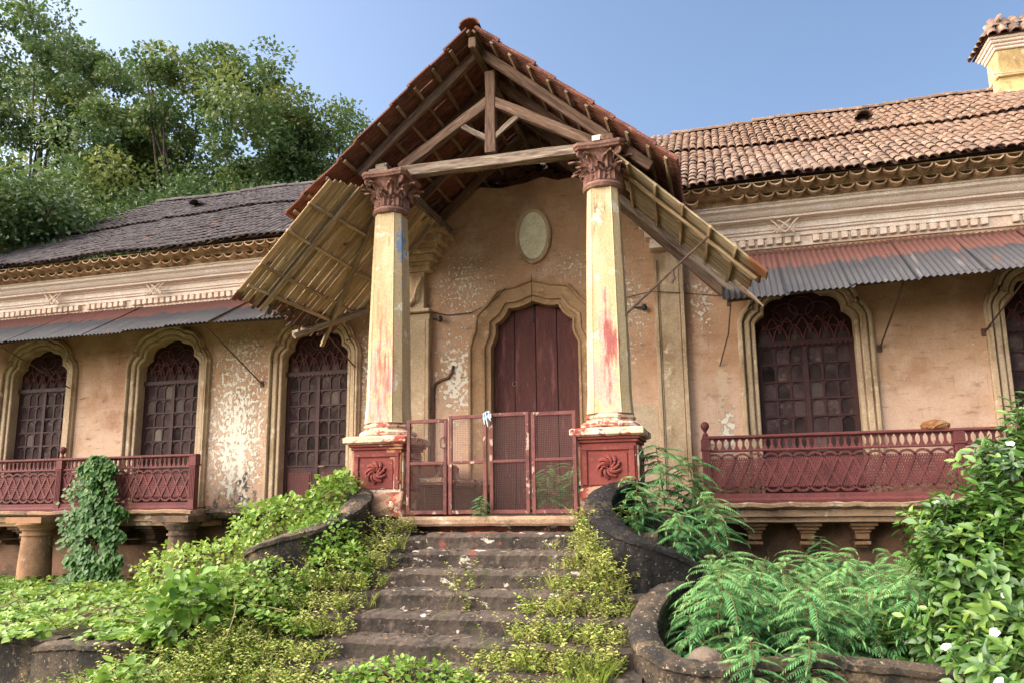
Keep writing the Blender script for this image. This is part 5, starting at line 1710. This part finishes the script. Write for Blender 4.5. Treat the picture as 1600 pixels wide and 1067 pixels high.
for k in range(6):
    xo = -7.1 + R.uniform(-.3, .3)
    mb.tube([(xo, -.92, -1.15), (xo + R.uniform(-.1, .1), -.95, -.4), (xo + R.uniform(-.1, .1), -.86, .3), (xo + R.uniform(-.15, .15), -.84, .95)], .012, 5, .005)
mb.tube([(-6.62, -.86, -.1), (-6.55, -.85, .4), (-6.45, -.84, .98)], .006, 4)
mb.obj('stem', M['stem'], cl)

# feathery-leaved saplings
def feather_proto(h, nf, fl, seed, low=.25):
    rr = random.Random(seed)
    stem = MB(); stem.tube([(0, 0, 0), (rr.uniform(-.05, .05), rr.uniform(-.05, .05), h * .5), (rr.uniform(-.08, .08), rr.uniform(-.08, .08), h)], .012, 5, .005)
    PP, DD, NN, SS, TT = [], [], [], [], []
    for k in range(nf):
        t = low + (1 - low) * (k + .5) / nf
        z0 = h * t
        a = k * 2.4 + rr.uniform(-.4, .4)
        L = fl * (1.0 - .45 * (t - low)) * rr.uniform(.75, 1.15)
        rise = rr.uniform(.05, .6); a1 = rr.uniform(-.5, .5)
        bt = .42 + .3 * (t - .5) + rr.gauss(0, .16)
        pts = []
        rr_d = rr.uniform(.4, .75)
        ns = 15
        for i in range(ns + 1):
            s_ = i / ns
            r = L * s_ * .95
            pts.append((math.cos(a + a1 * s_) * r, math.sin(a + a1 * s_) * r, z0 + L * (rise * s_ - rr_d * s_ * s_)))
        stem.tube(pts[::3] + [pts[-1]], .004, 3, .0015)
        for i in range(2, ns + 1):
            s_ = i / ns
            p, q = Vector(pts[i - 1]), Vector(pts[i])
            d = (q - p).normalized(); sd_ = d.cross(Vector((0, 0, 1))).normalized()
            ll = L * .24 * math.sin(math.pi * (.16 + .78 * s_)) * rr.uniform(.85, 1.15)
            for sg in (-1, 1):
                dd = d * .65 + sd_ * sg + Vector((0, 0, -.25))
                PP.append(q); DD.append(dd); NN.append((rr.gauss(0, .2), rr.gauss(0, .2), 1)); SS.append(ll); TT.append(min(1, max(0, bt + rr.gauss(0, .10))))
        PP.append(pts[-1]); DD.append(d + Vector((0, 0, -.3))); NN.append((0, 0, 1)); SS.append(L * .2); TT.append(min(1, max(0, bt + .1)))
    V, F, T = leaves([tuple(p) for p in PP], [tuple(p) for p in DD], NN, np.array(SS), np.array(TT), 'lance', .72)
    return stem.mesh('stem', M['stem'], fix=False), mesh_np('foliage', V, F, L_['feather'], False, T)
protos = [feather_proto(1.05, 46, .44, 1), feather_proto(.75, 38, .42, 2), feather_proto(.55, 32, .38, 3, .1)]
def feather(x, y, z, kind, sc_, label):
    t = thing('feathery_shrub', label, 'shrub', (x, y, z), 'feathery-leaved shrubs right of the steps')
    mm = Matrix.Translation((x, y, z)) @ Matrix.Rotation(R.uniform(0, 6.28), 4, 'Z') @ Matrix.Scale(sc_, 4)
    objm('stem', protos[kind][0], t, mm); objm('foliage', protos[kind][1], t, mm)
fs = [(1.95, -2.55, -.42, 0, 1.12, 'tall feathery shrub right beside the red pedestal, topmost of its kind'),
      (2.28, -2.2, -.35, 0, .95, 'feathery shrub against the wall between pedestal and right balcony'),
      (1.72, -3.0, -.30, 1, .9, 'feathery shrub leaning over the top of the black stair wall'),
      (2.5, -2.9, -.55, 1, 1.0, 'feathery shrub below the left end of the right balcony'),
      (2.15, -3.2, -.62, 1, .9, 'dark feathery shrub tucked behind the black stair wall')]
mass = []
for i in range(40):
    for _ in range(60):
        x, y = R.uniform(2.35, 4.5), R.uniform(-4.65, -2.2)
        if all(math.hypot(x - a, y - b) > .27 for a, b in mass): mass.append((x, y)); break
mass.sort(key=lambda p: p[0] + p[1] * .3)
for i, (x, y) in enumerate(mass):
    zt = -1.2 + .05 * R.uniform(-1, 1)
    row = 'inside the planter wall' if y < -4.05 else 'in mid patch' if y < -3.2 else 'under the right balcony'
    side = 'near the ball stone' if x < 2.95 else 'beside the big bush' if x > 3.85 else 'between stair wall and bush'
    fs.append((x, y, zt, 1 if y > -3.6 else R.choice((1, 2)), R.uniform(.8, 1.1), 'feathery green shrub %s, %s' % (row, side)))
for (x, y, l) in ((2.75, -5.25, 'feathery shrub drooping over the front of the lower planter wall'), (3.15, -5.15, 'feathery shrub spilling past the planter wall near the bottom edge'), (2.62, -4.75, 'feathery shrub just behind the round stone ball')):
    fs.append((x, y, -1.35, 2, .95, l))
fs.append((2.28, -4.45, -1.2, 2, .8, 'small feathery shrub inside the curl of the planter wall'))
fs.append((2.12, -4.02, -.95, 2, .6, 'small feathery shrub sprouting in the gap of the curved planter wall'))
fs.append((3.75, -.75, -.75, 2, .8, 'small feathery shrub sprouting under the right balcony brackets'))
for f_ in fs: feather(*f_)
# sapling growing through the gate, and another behind it
V_ = [(-.02, -2.92, .0, .42, 'leafy sapling sprouting before the middle of the gate'), (.62, -2.3, .0, .75, 'leafy sapling growing behind the right half of the gate'), (.85, -1.9, .0, .8, 'taller sapling behind the rightmost gate leaf, seen through the mesh')]
for x, y, z, s_, l in V_:
    t = thing('sapling', l, 'sapling', (x, y, z), 'saplings at the gate')
    mm = Matrix.Translation((x, y, z)) @ Matrix.Rotation(R.uniform(0, 6), 4, 'Z') @ Matrix.Scale(s_, 4)
    pr_ = protos[1] if s_ > .5 else protos[2]
    objm('stem', pr_[0], t, mm); objm('foliage', pr_[1], t, mm)

# big glossy bush with white flowers
bu = thing('flowering_bush', 'big glossy green bush with small white flowers filling the right edge', 'bush', (5.1, -4.6, -1.3))
lobes = [((4.72, -4.7, -.55), (.88, .75, .80), 720), ((5.05, -4.5, .12), (.72, .7, .72), 560), ((4.65, -5.3, -1.05), (.75, .6, .55), 420), ((5.5, -5.0, -.6), (.8, .7, .9), 420), ((4.3, -4.4, -1.0), (.5, .5, .42), 200), ((5.6, -4.4, .55), (.65, .6, .62), 300), ((4.35, -4.5, -.2), (.42, .45, .40), 170)]
PP, DD, NN, SS, TT = [], [], [], [], []
stems = MB(); fl_pos = []
for c, r, nr in lobes:
    c, r = np.array(c), np.array(r)
    for _ in range(nr):
        d = np.array([R.gauss(0, 1), R.gauss(0, 1) - .35, R.gauss(0, 1) + .2]); d /= np.linalg.norm(d)
        rr_ = R.uniform(.62, 1.0) * (1 + .16 * math.sin(d[0] * 7 + d[2] * 5 + c[0]))
        tip = c + d * r * rr_
        ax = d * .7 + np.array([R.gauss(0, .3), R.gauss(0, .3), .45]); ax /= np.linalg.norm(ax)
        if R.random() < .5: stems.tube([tuple(tip - ax * .22 - d * .05), tuple(tip)], .005, 3, .003)
        e1 = np.cross(ax, [.3, .2, .9]); e1 /= np.linalg.norm(e1); e2 = np.cross(ax, e1)
        bt = R.gauss(.42, .2)
        for k in range(11):
            a = k * 2.4 + R.uniform(-.3, .3)
            o_ = e1 * math.cos(a) + e2 * math.sin(a)
            lift = .95 - .10 * k * .8
            DD.append(o_ + ax * (lift - .35) + np.array([0, 0, -.12])); PP.append(tip - ax * .015 * k); NN.append(ax + o_ * -.2 + np.array([0, 0, .25]))
            SS.append(R.uniform(.05, .135)); TT.append(min(1, max(0, bt + .14 - .02 * k + R.gauss(0, .13) + (.5 if R.random() < .02 else 0))))
        if R.random() < .014 and tip[1] < -4.3: fl_pos.append((tip + ax * .03, ax))
leafobj('foliage', [leaves(PP, DD, NN, np.array(SS), np.array(TT), 'lance', 1.35)], L_['bush'], bu)
for k in range(9):
    a = R.uniform(0, 6.28)
    stems.tube([(5.1 + .15 * math.cos(a), -4.6 + .15 * math.sin(a), -1.3), (5.1 + .4 * math.cos(a), -4.6 + .4 * math.sin(a), -.6), (5.1 + .75 * math.cos(a), -4.6 + .7 * math.sin(a), .1)], .025, 6, .01)
stems.obj('stem', M['bark'], bu, fix=False)
mb = MB()
for k in range(5):
    a = 2 * math.pi * k / 5
    ca, sa = math.cos(a), math.sin(a)
    mb.add([(0, 0, 0), (ca * .025 - sa * .017, sa * .025 + ca * .017, .006), (ca * .036, sa * .036, .002), (ca * .025 + sa * .017, sa * .025 - ca * .017, .006)], [(0, 3, 2, 1)])
flm = mb.mesh('flower', L_['flower'], fix=False)
for p, ax in fl_pos:
    objm('flower', flm, bu, Matrix.Translation(tuple(p)) @ Vector(tuple(ax)).to_track_quat('Z', 'Y').to_matrix().to_4x4())

def broadplant(x, y, z, h, label, tint):
    t = thing('leafy_plant', label, 'plant', (x, y, z), 'broad-leaved plants by the big bush')
    PP, DD, NN, SS = [], [], [], []
    mb = MB()
    for s_ in range(7):
        a = R.uniform(0, 6.28); ln = R.uniform(.1, .4) * h; hh = h * R.uniform(.6, 1)
        mb.tube([(x, y, z), (x + math.cos(a) * ln * .4, y + math.sin(a) * ln * .4, z + hh * .6), (x + math.cos(a) * ln, y + math.sin(a) * ln, z + hh)], .006, 4, .003)
        for k in range(16):
            u = .25 + .75 * k / 15; b = k * 2.4
            PP.append((x + math.cos(a) * ln * u, y + math.sin(a) * ln * u, z + hh * u)); DD.append((math.cos(b), math.sin(b), .25)); NN.append((0, -.1, 1)); SS.append(R.uniform(.08, .13))
    leafobj('foliage', [leaves(PP, DD, NN, np.array(SS), gauss_tint(len(PP), tint, .15), 'ovate', .85)], L_['bush'], t)
    mb.obj('stem', M['stem'], t, fix=False)
for i, (x, y, h, tt_, l) in enumerate(((3.95, -3.9, .55, .75, 'yellow-green broad-leaved plant between the feathery patch and the big bush'), (3.7, -4.4, .5, .7, 'broad-leaved plant close to the planter wall, left foot of the big bush'),
                                     (4.15, -4.55, .5, .8, 'bright broad-leaved plant under the left edge of the big bush'), (3.5, -3.3, .6, .35, 'darker broad-leaved plant below the right balcony'))):
    broadplant(x, y, -1.22, h, l, tt_)

# ------------------------------------------------------------------ trees behind the house
def tree(name, label, base, crown, rad3, ncl, nl, size, mt, tint, seed, tr=.35, sun_side=None):
    rr = np.random.default_rng(seed); pr2 = random.Random(seed)
    base = np.array(base, float); c = np.array(crown, float); r3 = np.array(rad3, float)
    t = thing(name, label, 'tree', tuple(base), 'trees behind the house')
    d = rr.normal(size=(ncl, 3)); d /= np.linalg.norm(d, axis=1, keepdims=True)
    rad_ = rr.uniform(.30, 1, ncl) ** .4
    lump = 1 + .26 * unoise(d * 2.2 + seed, 1.3) + .10 * unoise(d * 5 + seed, 1.1)
    K = c + d * r3 * (rad_ * lump)[:, None]
    K = K[K[:, 2] > c[2] - r3[2] * .85]; ncl = len(K)
    cs = rr.uniform(.6, 1.35, ncl)
    q_ = rr.normal(size=(ncl, nl, 3)); q_ /= np.linalg.norm(q_, axis=2, keepdims=True)
    q_ *= rr.uniform(.12, 1, (ncl, nl, 1)) ** .5
    P = (K[:, None, :] + q_ * np.array([.78, .78, .52]) * cs[:, None, None]).reshape(-1, 3)
    n = len(P)
    out = norm(P - np.repeat(K, nl, 0) + np.array([0, 0, .15]))
    D = norm(out * .7 + rr.normal(size=(n, 3)) * .6 + np.array([0, 0, -.35]))
    Nn = norm(rr.normal(size=(n, 3)) * .6 + np.array([0, 0, .9]))
    tt_ = np.clip(np.repeat(rr.normal(size=ncl) * .19 + tint, nl) + rr.normal(size=n) * .10, 0, 1)
    leafobj('crown', [leaves(P, D, Nn, rr.uniform(.7, 1.3, n) * size, tt_, 'simple', 1.3)], mt, t)
    mb = MB()
    fork = base + (c - base) * .45
    mb.tube([tuple(base), tuple(base + (fork - base) * .5 + np.array([.15, 0, 0])), tuple(fork)], tr, 9, tr * .7)
    for k in range(11):
        e = K[pr2.randrange(ncl)]
        m1 = fork + (e - fork) * .5 + np.array([pr2.uniform(-.6, .6), pr2.uniform(-.6, .6), pr2.uniform(.0, .9)])
        mb.tube([tuple(fork), tuple((fork + m1) / 2 + np.array([0, 0, .2])), tuple(m1), tuple(e)], tr * .32, 6, .02)
        for q in range(3):
            e2 = K[np.argmin(np.linalg.norm(K - (m1 + rr.normal(size=3) * 1.4), axis=1))]
            mb.tube([tuple(m1), tuple((m1 + e2) / 2 + np.array([0, 0, .15])), tuple(e2)], tr * .2, 5, .02)
    mb.obj('trunk', M['bark'], t, smooth=True)
    return t
tree('broadleaf_tree', 'large rounded tree with open yellow-green crown behind the left roof', (-16.6, 13, -1.6), (-16.4, 13, 12.7), (5.6, 4.5, 4.9), 280, 200, .18, L_['tree'], .46, 3, .5)
tree('broadleaf_tree', 'tallest tree at the far left edge, reaching the top of the picture', (-25.0, 14, -1.6), (-25.4, 14, 15.2), (5.3, 4.5, 6.4), 290, 200, .19, L_['tree'], .44, 4, .5)
tree('broadleaf_tree', 'tree filling the gap between the far left tree and the rounded one', (-20.5, 17, -1.6), (-21.0, 17, 12.8), (4.8, 4.0, 4.4), 200, 190, .195, L_['tree'], .46, 9, .5)
tree('broadleaf_tree', 'thin grey-green tree with drooping tip nearest the porch gable', (-11.2, 13.5, -1.6), (-11.4, 13.5, 12.4), (2.3, 2.2, 3.4), 110, 130, .165, L_['tree'], .42, 5, .25)
tree('bushy_tree', 'dark low bushy tree overhanging the far left end of the roof', (-15.0, 1.4, -1.6), (-11.9, .8, 5.7), (1.8, 1.9, 1.35), 270, 75, .12, L_['tree'], .34, 6, .25)
tree('bushy_tree', 'dark green bushy tree behind the middle of the left roof', (-13.0, 9.0, -1.6), (-13.0, 9.0, 8.6), (4.4, 2.0, 1.9), 300, 80, .14, L_['tree'], .30, 7, .25)
tree('bushy_tree', 'small bright green tree just above the left roof beside the porch', (-9.5, 12.5, -1.6), (-9.5, 12.5, 10.0), (1.6, 1.5, 1.5), 120, 70, .13, L_['bright'], .5, 8, .16)
